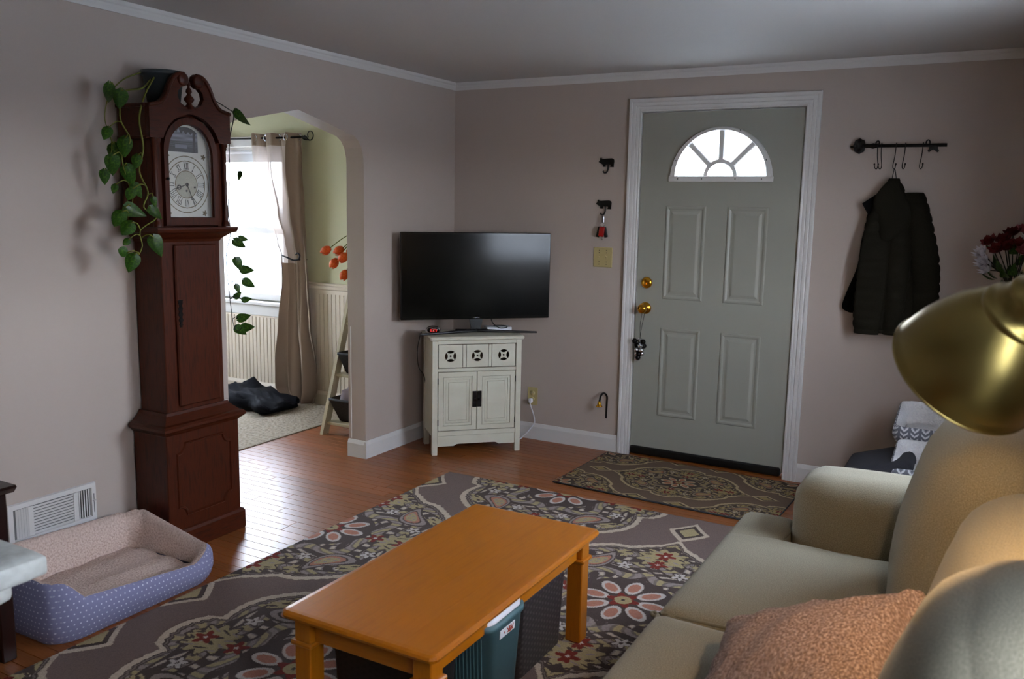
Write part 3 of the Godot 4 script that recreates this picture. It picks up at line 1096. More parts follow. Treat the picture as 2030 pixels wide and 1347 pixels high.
func build_sofa() -> void:
	var t := thing("sofa", "sage grey fabric sofa with rounded arm and plump loose back cushions", "sofa")
	var bn := FastNoiseLite.new()
	bn.seed = 9
	bn.frequency = 2.2
	# base and back frame
	var st := S(true)
	rbox(st, Vector3(2.97, 0.20, 3.0), Vector3(0.44, 0.13, 1.13), 0.04, 6)
	obj("base_frame", st, M.sofa, t)
	st = S(true)
	rbox(st, Vector3(3.345, 0.48, 3.0), Vector3(0.085, 0.42, 1.13), 0.06, 8)
	obj("back_frame", st, M.sofa, t)
	for sx in [2.60, 3.36]:
		for sz in [1.95, 4.05]:
			st = S()
			box(st, Vector3(sx, 0.035, sz), Vector3(0.05, 0.07, 0.05), 0.006)
			obj("leg", st, M.dark_wood, t)
	# arms: upright panel with a soft rolled top
	for k in 2:
		var zc := 2.005 if k == 0 else 4.0
		st = S(true)
		rbox(st, Vector3(3.02, 0.375, zc), Vector3(0.365, 0.285, 0.135), 0.085, 12, Basis(), func(q: Vector3, p: Vector3) -> Vector3:
			var o := q
			o.y += 0.012 * (1.0 - p.x * p.x) * (1.0 if p.y > 0 else 0.0)
			o.z += 0.012 * (1.0 - p.x * p.x) * (1.0 - p.y * p.y) * signf(p.z)
			return o)
		obj("arm", st, M.sofa, t)
	# seat cushions; the outer ones wrap round the arms
	var seats := [[1.885, 2.165, 2.838, true], [2.846, 2.846, 3.53, false], [3.538, 3.538, 3.85, false]]
	for s in seats:
		st = S(true)
		var zc: float = (s[1] + s[2]) * 0.5
		var hz: float = (s[2] - s[1]) * 0.5
		rbox(st, Vector3(2.755, 0.40, zc), Vector3(0.285, 0.068, hz), 0.035, 16, Basis(), func(q: Vector3, p: Vector3) -> Vector3:
			var o := q
			var puff := (1.0 - p.x * p.x) * (1.0 - p.z * p.z)
			if p.y > 0.3:
				o.y += 0.022 * puff - 0.007 * pow(maxf(0.0, sin(p.x * 11.0 + p.z * 1.3)), 5.0) * puff * smoothstep(0.9, -0.2, absf(p.x - 0.1)) + 0.006 * bn.get_noise_2d(q.x * 2.0, q.z + zc)
			return o)
		var cu := obj("seat_cushion", st, M.sofa, t)
		if s[3]:
			st = S(true)
			rbox(st, Vector3(2.562, 0.400, 2.10), Vector3(0.092, 0.066, 0.165), 0.035, 10, Basis(), func(q: Vector3, p: Vector3) -> Vector3:
				return q + Vector3(0, 0.008 * (1.0 - p.x * p.x) * (1.0 - p.z * p.z) if p.y > 0.3 else 0.0, 0))
			obj("cushion_ear", st, M.sofa, cu)
		st = S(true)
		var zz0: float = s[0] + 0.06
		var zz1: float = s[2] - 0.012
		var lp2: Array = []
		if s[3]:
			lp2 = curve([Vector3(2.64, 0.452, 2.15), Vector3(2.648, 0.452, 2.0), Vector3(2.61, 0.455, 1.952), Vector3(2.52, 0.455, 1.952), Vector3(2.484, 0.452, 1.99), Vector3(2.482, 0.452, 2.4), Vector3(2.482, 0.452, zz1 - 0.03), Vector3(2.50, 0.452, zz1), Vector3(2.7, 0.455, zz1), Vector3(3.0, 0.455, zz1)], 5)
		else:
			lp2 = curve([Vector3(3.0, 0.455, s[0] + 0.012), Vector3(2.5, 0.452, s[0] + 0.012), Vector3(2.482, 0.452, s[0] + 0.04), Vector3(2.482, 0.452, zz1 - 0.03), Vector3(2.50, 0.452, zz1), Vector3(3.0, 0.455, zz1)], 5)
		tube(st, lp2, 0.005, 6)
		obj("piping", st, M.piping, cu)
	# loose back cushions, leaning
	var backs := [[3.165, 0.705, 2.505, 0.335, 0.0], [3.25, 0.655, 3.13, 0.30, 0.03], [3.215, 0.73, 3.66, 0.21, -0.03]]
	var kk := 0
	for b in backs:
		st = S(true)
		var B := Basis(Vector3.UP, b[4]) * Basis(Vector3(0, 0, 1), deg_to_rad(-9.0))
		var off := 7.3 * kk
		rbox(st, Vector3(b[0], b[1], b[2]), Vector3(0.115, 0.275, b[3]), 0.105, 16, B, func(q: Vector3, p: Vector3) -> Vector3:
			var o := q
			var puff := (1.0 - p.y * p.y) * (1.0 - p.z * p.z)
			o.x += 0.055 * puff * p.x
			o.y += 0.028 * (1.0 - p.z * p.z) * p.y
			o.x += 0.006 * bn.get_noise_2d(q.y * 1.5 + off, q.z * 1.5)
			return o)
		var bc := obj("back_cushion", st, M.sofa, t)
		kk += 1
	# throw pillow and the folded white throw
	var pt := thing("throw_pillow", "brown heathered plush throw pillow leaning on the sofa's back cushion", "pillow")
	st = S(true)
	var PU := Vector3(0.86, 0.46, 0.20).normalized()
	var PV := Vector3(0.0, -0.36, 0.93)
	var PN := PV.cross(PU).normalized()
	var PB := Basis(PN, PU, PN.cross(PU))
	rbox(st, Vector3(2.90, 0.572, 3.24), Vector3(0.045, 0.235, 0.225), 0.040, 18, PB, func(q: Vector3, p: Vector3) -> Vector3:
		var o := q
		var e := (1.0 - p.y * p.y) * (1.0 - p.z * p.z)
		o.x *= 0.35 + 2.1 * pow(e, 0.5)
		o.y *= 1.0 - 0.10 * (1.0 - p.z * p.z)
		o.z *= 1.0 - 0.10 * (1.0 - p.y * p.y)
		o.x += 0.02 * bn.get_noise_2d(q.y * 5.0, q.z * 5.0 + 40.0)
		return o)
	obj("cover", st, M.pillow, pt)
	var tt := thing("throw_blanket", "folded white fleece throw lying on the sofa seat", "blanket")
	st = S(true)
	rbox(st, Vector3(2.70, 0.515, 3.66), Vector3(0.15, 0.036, 0.14), 0.032, 10, Basis(Vector3.UP, 0.3), func(q: Vector3, p: Vector3) -> Vector3:
		return q + Vector3(0, 0.012 * bn.get_noise_2d(q.x * 9.0, q.z * 9.0), 0))
	obj("fold", st, M.throw, tt)

# ==================================================================== coffee table and what stands under it
func build_coffee_table() -> void:
	var t := thing("coffee_table", "honey-stained wooden coffee table with square collared legs", "table", Vector3(1.805, 0.012, 2.745))
	var hx := 0.254
	var hz := 0.508
	var top := 0.392
	var st := S()
	# top: glued boards under one varnish
	for k in 5:
		var x0 := -hx + 0.022 + (2 * hx - 0.044) * k / 5.0
		var x1 := -hx + 0.022 + (2 * hx - 0.044) * (k + 1) / 5.0
		var s2 := S()
		lbox(s2, Vector3(x0, top - 0.024, -hz + 0.022), Vector3(x1 + (0.0 if k == 4 else -0.0003), top, hz - 0.022))
		obj("top_board", s2, M.honey, t)
	# rounded rim
	var prof := [Vector2(0.022, top), Vector2(0.010, top - 0.001), Vector2(0.003, top - 0.005), Vector2(0.0, top - 0.012), Vector2(0.003, top - 0.020), Vector2(0.022, top - 0.026)]
	for k in prof.size() - 1:
		var a: Vector2 = prof[k]
		var b: Vector2 = prof[k + 1]
		var ring := func(q: Vector2) -> Array:
			var o: Array = []
			for c in [[1, 1, 0], [-1, 1, 90], [-1, -1, 180], [1, -1, 270]]:
				var rr := 0.026 - q.x
				for i in 5:
					var an := deg_to_rad(c[2] + 22.5 * i)
					o.append(Vector3(c[0] * (hx - 0.026) + maxf(rr, 0.004) * cos(an), q.y, c[1] * (hz - 0.026) + maxf(rr, 0.004) * sin(an)))
			return o
		var ra: Array = ring.call(a)
		var rb: Array = ring.call(b)
		for i in ra.size():
			var i2 := (i + 1) % ra.size()
			var out: Vector3 = (ra[i] + ra[i2]) * Vector3(1, 0, 1) * 0.1
			if k == 0: out = Vector3.UP
			if k == prof.size() - 2: out = Vector3.DOWN
			quad(st, ra[i], ra[i2], rb[i2], rb[i], out)
	obj("rim", st, M.honey, t)
	for s in [-1, 1]:
		st = S()
		lbox(st, Vector3(s * (hx - 0.058) - 0.009, top - 0.094, -hz + 0.09), Vector3(s * (hx - 0.058) + 0.009, top - 0.024, hz - 0.09), 0.002)
		obj("apron", st, M.honey, t)
		st = S()
		lbox(st, Vector3(-hx + 0.085, top - 0.094, s * (hz - 0.058) - 0.009), Vector3(hx - 0.085, top - 0.024, s * (hz - 0.058) + 0.009), 0.002)
		obj("apron", st, M.honey_x, t)
		for u in [-1, 1]:
			st = S()
			var c := Vector3(s * (hx - 0.058), 0, u * (hz - 0.058))
			box(st, c + Vector3(0, (top - 0.024) * 0.5, 0), Vector3(0.056, top - 0.024, 0.056), 0.003)
			var leg := obj("leg", st, M.honey_v, t)
			st = S()
			box(st, c + Vector3(0, top - 0.098, 0), Vector3(0.074, 0.014, 0.074), 0.004)
			obj("collar", st, M.honey_x, leg)
	# bins and baskets below
	var b := thing("basket", "black woven storage basket under the end of the coffee table", "basket", Vector3(1.80, 0.013, 3.06))
	tapered(b, "body", M.wicker, 0.150, 0.100, 0.135, 0.088, 0.285, 0.03)
	b = thing("basket", "charcoal woven laundry basket under the coffee table behind the teal bin", "basket", Vector3(1.875, 0.013, 2.50))
	tapered(b, "body", M.wicker_grey, 0.105, 0.165, 0.095, 0.152, 0.285, 0.03)
	b = thing("waste_bin", "teal plastic bin with a white liner under the coffee table", "bin", Vector3(1.950, 0.013, 2.825))
	tapered(b, "body", M.teal, 0.075, 0.108, 0.06, 0.092, 0.315, 0.04)
	var st3 := S(true)
	superband(st3, 0.071, 0.104, 0.300, 0.332, 0.006, 0.036)
	obj("liner", st3, M.white_plastic, b)
	for k in 9:
		var s4 := S()
		box(s4, Vector3(0.0 - 0.048 + k * 0.012, 0.145, 0.1005), Vector3(0.0035, 0.27, 0.004), 0.001, Basis(Vector3(1, 0, 0), 0.05))
		obj("rib", s4, M.teal, b)
	var lb := S()
	var LB := Basis(Vector3(0, 0, 1), -0.047)
	box(lb, Vector3(0.0748, 0.272, 0.004), Vector3(0.002, 0.026, 0.086), 0.0006, LB)
	var label := obj("label", lb, M.white_plastic, b)
	var strokes := [[-0.004, 0.8], [-0.008, -0.7], [-0.013, 0.5], [-0.018, -0.4], [-0.023, 0.75], [-0.028, -0.7], [0.018, 0.0]]
	for s in strokes:
		var s5 := S()
		box(s5, Vector3(0.0761, 0.272, s[0] + 0.004), Vector3(0.0012, 0.020 if s[1] != 0.0 else 0.006, 0.0032), 0.0, Basis(Vector3(1, 0, 0), s[1]))
		obj("print", s5, M.orange, label)

# rounded-rectangle ring of points
func srect(a: float, b: float, r: float, n := 5) -> Array:
	var o: Array = []
	r = minf(r, minf(a, b) * 0.98)
	for c in [[1, 1, 0], [-1, 1, 90], [-1, -1, 180], [1, -1, 270]]:
		for i in n + 1:
			var an := deg_to_rad(c[2] + 90.0 * i / n)
			o.append(Vector3(c[0] * (a - r) + r * cos(an), 0, c[1] * (b - r) + r * sin(an)))
	return o

func superband(st: SurfaceTool, a: float, b: float, y0: float, y1: float, th: float, r: float) -> void:
	var o := srect(a, b, r)
	var i := srect(a - th, b - th, maxf(0.003, r - th))
	for k in o.size():
		var k2 := (k + 1) % o.size()
		var u0 := Vector3(0, y0, 0); var u1 := Vector3(0, y1, 0)
		var out: Vector3 = o[k] + o[k2]
		quad(st, o[k] + u0, o[k2] + u0, o[k2] + u1, o[k] + u1, out)
		quad(st, i[k] + u0, i[k2] + u0, i[k2] + u1, i[k] + u1, -out)
		quad(st, o[k] + u1, o[k2] + u1, i[k2] + u1, i[k] + u1, Vector3.UP)

func tapered(parent: Node, called: String, m: Material, a1: float, b1: float, a0: float, b0: float, h: float, r: float, th := 0.006) -> MeshInstance3D:
	var st := S(true)
	var levels := [[a0 - 0.008, b0 - 0.008, 0.0], [a0, b0, 0.008], [a1, b1, h - 0.02], [a1 + 0.006, b1 + 0.006, h - 0.016], [a1 + 0.006, b1 + 0.006, h], [a1 - th, b1 - th, h], [a0 - th, b0 - th, 0.02]]
	for l in levels.size() - 1:
		var p: Array = srect(levels[l][0], levels[l][1], r)
		var q: Array = srect(levels[l + 1][0], levels[l + 1][1], r)
		for k in p.size():
			var k2 := (k + 1) % p.size()
			var out: Vector3 = (p[k] + p[k2]) if l < 4 else -(p[k] + p[k2])
			if l == 4: out = Vector3.UP
			quad(st, p[k] + Vector3(0, levels[l][2], 0), p[k2] + Vector3(0, levels[l][2], 0), q[k2] + Vector3(0, levels[l + 1][2], 0), q[k] + Vector3(0, levels[l + 1][2], 0), out)
	var e: Array = srect(levels[-1][0], levels[-1][1], r)
	var e0: Array = srect(levels[0][0], levels[0][1], r)
	for k in e.size():
		tri(st, Vector3(0, 0.02, 0), e[k] + Vector3(0, 0.02, 0), e[(k + 1) % e.size()] + Vector3(0, 0.02, 0), Vector3.UP)
		tri(st, Vector3(0, 0, 0), e0[k], e0[(k + 1) % e.size()], Vector3.DOWN)
	return obj(called, st, m, parent)

# ==================================================================== long-case clock
func build_clock() -> void:
	var t := thing("grandfather_clock", "tall dark mahogany grandfather clock with swan-neck pediment and white dial", "clock", Vector3(0.012, 0, 2.318))
	var bw := 0.197
	var bx := 0.205
	var st := S()
	tier(st, [Vector2(0.012, 0.0), Vector2(0.014, 0.008), Vector2(0.014, 0.082), Vector2(0.008, 0.094), Vector2(0.0, 0.098)], bx, -bw, bw)
	obj("plinth", st, M.mahogany_h, t)
	st = S()
	lbox(st, Vector3(0.004, 0.09, -bw), Vector3(bx, 0.53, bw), 0.003)
	var base := obj("base_case", st, M.mahogany, t)
	# applied panel moulding with scooped corners (local xy = -z, y)
	var TF := Transform3D(Basis(Vector3(0, 0, -1), Vector3(0, 1, 0), Vector3(1, 0, 0)), Vector3(bx, 0, 0))
	var scoop := func(w: float, y0: float, y1: float, r: float) -> Array:
		var o: Array = []
		for v in arc2(Vector2(w, y0), r, 180, 90, 8): o.append(v)
		for v in arc2(Vector2(w, y1), r, 270, 180, 8): o.append(v)
		for v in arc2(Vector2(-w, y1), r, 360, 270, 8): o.append(v)
		for v in arc2(Vector2(-w, y0), r, 90, 0, 8): o.append(v)
		return o
	st = S()
	band(st, scoop.call(0.150, 0.150, 0.475, 0.042), scoop.call(0.139, 0.161, 0.464, 0.042), 0.0, 0.006, TF, true, 0.3)
	obj("panel_moulding", st, M.mahogany, base)
	st = S()
	tier(st, [Vector2(0.0, 0.515), Vector2(0.006, 0.522), Vector2(0.016, 0.530), Vector2(0.024, 0.538), Vector2(0.024, 0.550), Vector2(0.016, 0.558), Vector2(0.004, 0.562), Vector2(-0.012, 0.578), Vector2(-0.026, 0.592), Vector2(-0.030, 0.604)], bx, -bw, bw)
	obj("base_moulding", st, M.mahogany_h, t)
	var ww := 0.154
	var wx := 0.168
	st = S()
	lbox(st, Vector3(0.004, 0.59, -ww), Vector3(wx, 1.335, ww), 0.003)
	obj("waist_case", st, M.mahogany, t)
	# trunk door set proud of the case
	st = S()
	lbox(st, Vector3(wx, 0.622, -ww + 0.030), Vector3(wx + 0.013, 1.308, ww - 0.058), 0.005)
	var dr := obj("trunk_door", st, M.mahogany, t)
	st = S()
	var esc := PackedVector2Array()
	for k in 24:
		var y := -0.058 + 0.116 * k / 23.0
		esc.append(Vector2(0.009 + 0.003 * sin(k * 1.3) * (1.0 if k > 1 and k < 22 else -2.0), y))
	for k in range(23, -1, -1):
		esc.append(Vector2(-esc[k].x, esc[k].y))
	extr(st, esc, 0.0, 0.003, Transform3D(TF.basis, Vector3(wx + 0.013, 1.02, ww - 0.075)))
	obj("escutcheon", st, M.darkmetal, dr)
	st = S()
	tier(st, [Vector2(0.0, 1.318), Vector2(0.006, 1.330), Vector2(0.020, 1.340), Vector2(0.034, 1.352), Vector2(0.052, 1.360), Vector2(0.056, 1.372), Vector2(0.056, 1.380)], wx, -ww, ww)
	obj("waist_moulding", st, M.mahogany_h, t)
	# hood: carcass with the dial in front of it
	var hw := 0.190
	st = S()
	lbox(st, Vector3(0.004, 1.38, -hw), Vector3(0.150, 1.86, hw), 0.002)
	lbox(st, Vector3(0.150, 1.38, -hw), Vector3(0.176, 1.86, -0.142))
	lbox(st, Vector3(0.150, 1.38, 0.142), Vector3(0.176, 1.86, hw))
	obj("hood_case", st, M.mahogany, t)
	# frieze with an arched cut and the two swan necks, one board each side of the centre
	TF.origin = Vector3(0.176, 0, 0)
	for s in [-1.0, 1.0]:
		var half := [Vector2(0.0, 1.862), Vector2(0.026, 1.868), Vector2(0.052, 1.882), Vector2(0.066, 1.906), Vector2(0.062, 1.930), Vector2(0.046, 1.946), Vector2(0.028, 1.950), Vector2(0.015, 1.962), Vector2(0.012, 1.978), Vector2(0.017, 1.994), Vector2(0.030, 2.004), Vector2(0.052, 2.003), Vector2(0.072, 1.994), Vector2(0.090, 1.976), Vector2(0.106, 1.948), Vector2(0.120, 1.916), Vector2(0.138, 1.892), Vector2(0.160, 1.876), Vector2(0.206, 1.866), Vector2(0.206, 1.735), Vector2(0.150, 1.735)]
		var arch: Array = []
		for v in arc2(Vector2(0, 1.690), 0.150, 17.4, 90, 12):
			arch.append(Vector2(v.x, v.y))
		var poly := PackedVector2Array()
		for v in half:
			poly.append(Vector2(v.x * s, v.y))
		for v in arch:
			poly.append(Vector2(maxf(v.x, 0.0) * s, v.y))
		st = S()
		extr(st, poly, 0.0, 0.022, TF)
		var neck := obj("pediment", st, M.mahogany_h, t)
		# raised moulding following the swan neck, and its round scroll end
		st = S(true)
		var pts: Array = []
		for v in half.slice(10, 19):
			pts.append(TF * Vector3(v.x * s, v.y - 0.006, 0.022))
		tube(st, curve(pts, 3), 0.0085, 8)
		obj("scroll_moulding", st, M.mahogany_h, neck)
		st = S(true)
		lathe(st, [Vector2(0.026, 0.0), Vector2(0.026, 0.008), Vector2(0.020, 0.012), Vector2(0.006, 0.013), Vector2(0.0, 0.016)], 20, Transform3D(Basis(Vector3(0, 0, 1), -PI / 2), TF * Vector3(0.038 * s, 1.976, 0.020)))
		obj("rosette", st, M.mahogany_h, neck)
		# side cornice and side frieze
		st = S()
		lbox(st, Vector3(0.004, 1.735, s * hw), Vector3(0.1755, 1.862, s * (hw + 0.016)), 0.003)
		lbox(st, Vector3(0.004, 1.852, s * hw), Vector3(0.1755, 1.868, s * (hw + 0.024)), 0.003)
		lbox(st, Vector3(0.004, 1.728, s * hw), Vector3(0.1755, 1.742, s * (hw + 0.021)), 0.003)
		obj("side_cornice", st, M.mahogany_h, t)
		# slender columns
		for xx in [0.020, 0.184]:
			st = S(true)
			var cz: float = -s * (hw - 0.012 if xx > 0.1 else hw + 0.008)
			lathe(st, [Vector2(0.016, 1.381), Vector2(0.016, 1.398), Vector2(0.012, 1.402), Vector2(0.011, 1.41), Vector2(0.0095, 1.55), Vector2(0.0095, 1.705), Vector2(0.013, 1.71), Vector2(0.012, 1.718), Vector2(0.016, 1.722), Vector2(0.016, 1.736)], 14, Transform3D(Basis(), Vector3(xx, 0, cz)))
			obj("column", st, M.mahogany, t)
	st = S(true)
	lathe(st, [Vector2(0.022, 1.860), Vector2(0.022, 1.872), Vector2(0.012, 1.878), Vector2(0.009, 1.886), Vector2(0.019, 1.895), Vector2(0.021, 1.904), Vector2(0.012, 1.914), Vector2(0.007, 1.922), Vector2(0.013, 1.930), Vector2(0.011, 1.940), Vector2(0.004, 1.950), Vector2(0.008, 1.958), Vector2(0.006, 1.968), Vector2(0.0, 1.984)], 16, Transform3D(Basis(), Vector3(0.187, 0, 0)))
	obj("finial", st, M.mahogany, t)
	# glazed door of the hood
	TF.origin = Vector3(0.172, 0, 0)
	var outer: Array = [Vector2(0.0, 1.384), Vector2(0.138, 1.384), Vector2(0.138, 1.50), Vector2(0.138, 1.62), Vector2(0.138, 1.690)]
	var inner: Array = [Vector2(0.0, 1.422), Vector2(0.112, 1.422), Vector2(0.112, 1.50), Vector2(0.112, 1.62), Vector2(0.112, 1.684)]
	outer.append_array(arc2(Vector2(0, 1.692), 0.138, 8, 172, 18))
	inner.append_array(arc2(Vector2(0, 1.690), 0.108, 8, 172, 18))
	for v in [Vector2(-0.138, 1.690), Vector2(-0.138, 1.62), Vector2(-0.138, 1.50), Vector2(-0.138, 1.384)]:
		outer.append(v)
	for v in [Vector2(-0.112, 1.684), Vector2(-0.112, 1.62), Vector2(-0.112, 1.50), Vector2(-0.112, 1.422)]:
		inner.append(v)
	st = S()
	band(st, outer, inner, -0.004, 0.016, TF, true, 0.08)
	var gd := obj("hood_door", st, M.mahogany, t)
	st = S()
	var gp := PackedVector2Array()
	for v in inner: gp.append(v)
	extr(st, gp, 0.002, 0.004, TF)
	obj("glass", st, M.dialglass, gd)
	st = S(true)
	lathe(st, [Vector2(0.004, 0), Vector2(0.004, 0.006), Vector2(0.007, 0.010), Vector2(0.0, 0.014)], 10, Transform3D(Basis(Vector3(0, 0, 1), -PI / 2), TF * Vector3(-0.126, 1.575, 0.016)))
	obj("knob", st, M.darkmetal, gd)
	build_dial(t)

func build_dial(t: Node3D) -> void:
	var cy := 1.556
	var st := S()
	var TF := Transform3D(Basis(Vector3(0, 0, -1), Vector3(0, 1, 0), Vector3(1, 0, 0)), Vector3(0.153, 0, 0))
	# dial plate with printed rings and the engraved view in the arch
	var W := 0.15
	var y0 := 1.40
	var y1 := 1.82
	var n := 380
	var im := Image.create(int(n * 0.3 / 0.42) , n, false, Image.FORMAT_RGB8)
	var r := RandomNumberGenerator.new()
	r.seed = 3
	for j in im.get_height():
		for i in im.get_width():
			var x := -W + 2.0 * W * (i + 0.5) / im.get_width()
			var y := y1 - (y1 - y0) * (j + 0.5) / im.get_height()
			var c := Color(0.80, 0.80, 0.77)
			var d := Vector2(x, y - cy).length()
			var gold := Color(0.33, 0.27, 0.12)
			if absf(d - 0.1165) < 0.0016 or absf(d - 0.0965) < 0.0016 or absf(d - 0.0565) < 0.0014:
				c = gold
			elif d < 0.056:
				c = Color(0.70, 0.69, 0.62) * r.randf_range(0.85, 1.05)
			# printed view: sky, water, bank and a leaning tree
			if x > -0.098 and x < 0.066 and y > 1.688 and y < 1.80 and Vector2(x, y - 1.69).length() < 0.102:
				var sh := 0.50 + 0.10 * sin(y * 300.0) * sin(x * 40.0)
				if y < 1.735:
					sh = 0.34 + 0.08 * sin(y * 900.0)
				if y < 1.712:
					sh = 0.22 + 0.08 * r.randf()
				if y < 1.718 and y > 1.704 and absf(x + 0.02) < 0.03:
					sh = 0.5
				var tx := 0.045 + 0.10 * (y - 1.70) * (1.0 - (y - 1.70) * 9.0)
				if absf(x - tx) < 0.007 or Vector2((x - 0.02) / 0.065, (y - 1.785) / 0.018).length() < 1.0 + 0.3 * sin(x * 260.0):
					sh = 0.15 + 0.08 * r.randf()
				c = Color(sh * 0.95, sh * 0.97, sh * 1.08)
			for s in [[0.092, 1.672], [-0.092, 1.672], [0.092, 1.437], [-0.092, 1.437]]:
				if petals(x - s[0], y - s[1], 5, 0.013) < 1.0:
					c = gold
			im.set_pixel(i, j, c)
	var m := mat(Color.WHITE, 0.4)
	m.albedo_texture = img_tex(im)
	var q := [Vector2(-W, y0), Vector2(W, y0), Vector2(W, y1), Vector2(-W, y1)]
	var uv := [Vector2(0, 1), Vector2(1, 1), Vector2(1, 0), Vector2(0, 0)]
	for k in [0, 2, 1, 0, 3, 2]:
		st.set_uv(uv[k])
		st.add_vertex(TF * Vector3(q[k].x, q[k].y, 0.0))
	var dial := obj("dial", st, m, t)
	var font := SystemFont.new()
	font.font_names = PackedStringArray(["Droid Serif"])
	var ink := mat(Color(0.02, 0.02, 0.02), 0.6)
	var nums := ["XII", "I", "II", "III", "IIII", "V", "VI", "VII", "VIII", "IX", "X", "XI"]
	for k in 12:
		var a := PI / 2 - TAU * k / 12.0
		var tm := TextMesh.new()
		tm.text = nums[k]
		tm.font = font
		tm.font_size = 24
		tm.pixel_size = 0.00165
		tm.depth = 0.0006
		var o := MeshInstance3D.new()
		o.name = "numeral"
		o.mesh = tm
		o.material_override = ink
		o.transform = TF * Transform3D(Basis(Vector3(0, 0, 1), a - PI / 2) * Basis.from_scale(Vector3(0.52, 1, 1)), Vector3(cos(a) * 0.0765, cy + sin(a) * 0.0765, 0.0008))
		dial.add_child(o, true)
	# hands: 8:26
	var hand := func(len: float, ang: float, w: float, loopr: float, z: float, called: String) -> void:
		var s := S()
		var dir := Vector2(sin(ang), cos(ang))
		var B := Basis(Vector3(0, 0, 1), -ang)
		box(s, TF * Vector3(dir.x * len * 0.5, cy + dir.y * len * 0.5, z), Vector3(0.001, len, w), 0.0, TF.basis * B * TF.basis.inverse())
		band(s, arc2(Vector2(dir.x, dir.y) * len * 0.62 + Vector2(0, cy), loopr, 0, 360, 14), arc2(Vector2(dir.x, dir.y) * len * 0.62 + Vector2(0, cy), loopr * 0.62, 0, 360, 14), z - 0.0005, z + 0.0005, TF)
		band(s, arc2(Vector2(0, cy), 0.007, 0, 360, 12), arc2(Vector2(0, cy), 0.001, 0, 360, 12), z - 0.0005, z + 0.0005, TF)
		obj(called, s, M.black, dial)
	hand.call(0.068, deg_to_rad(253.0), 0.0032, 0.010, 0.004, "hour_hand")
	hand.call(0.100, deg_to_rad(158.0), 0.0026, 0.006, 0.006, "minute_hand")
	for p in [Vector2(0.043, 1.545), Vector2(0.0, 1.530)]:
		st = S()
		band(st, arc2(p, 0.0045, 0, 360, 12), arc2(p, 0.0005, 0, 360, 12), 0.0, 0.001, TF)
		obj("winding_hole", st, M.black, dial)

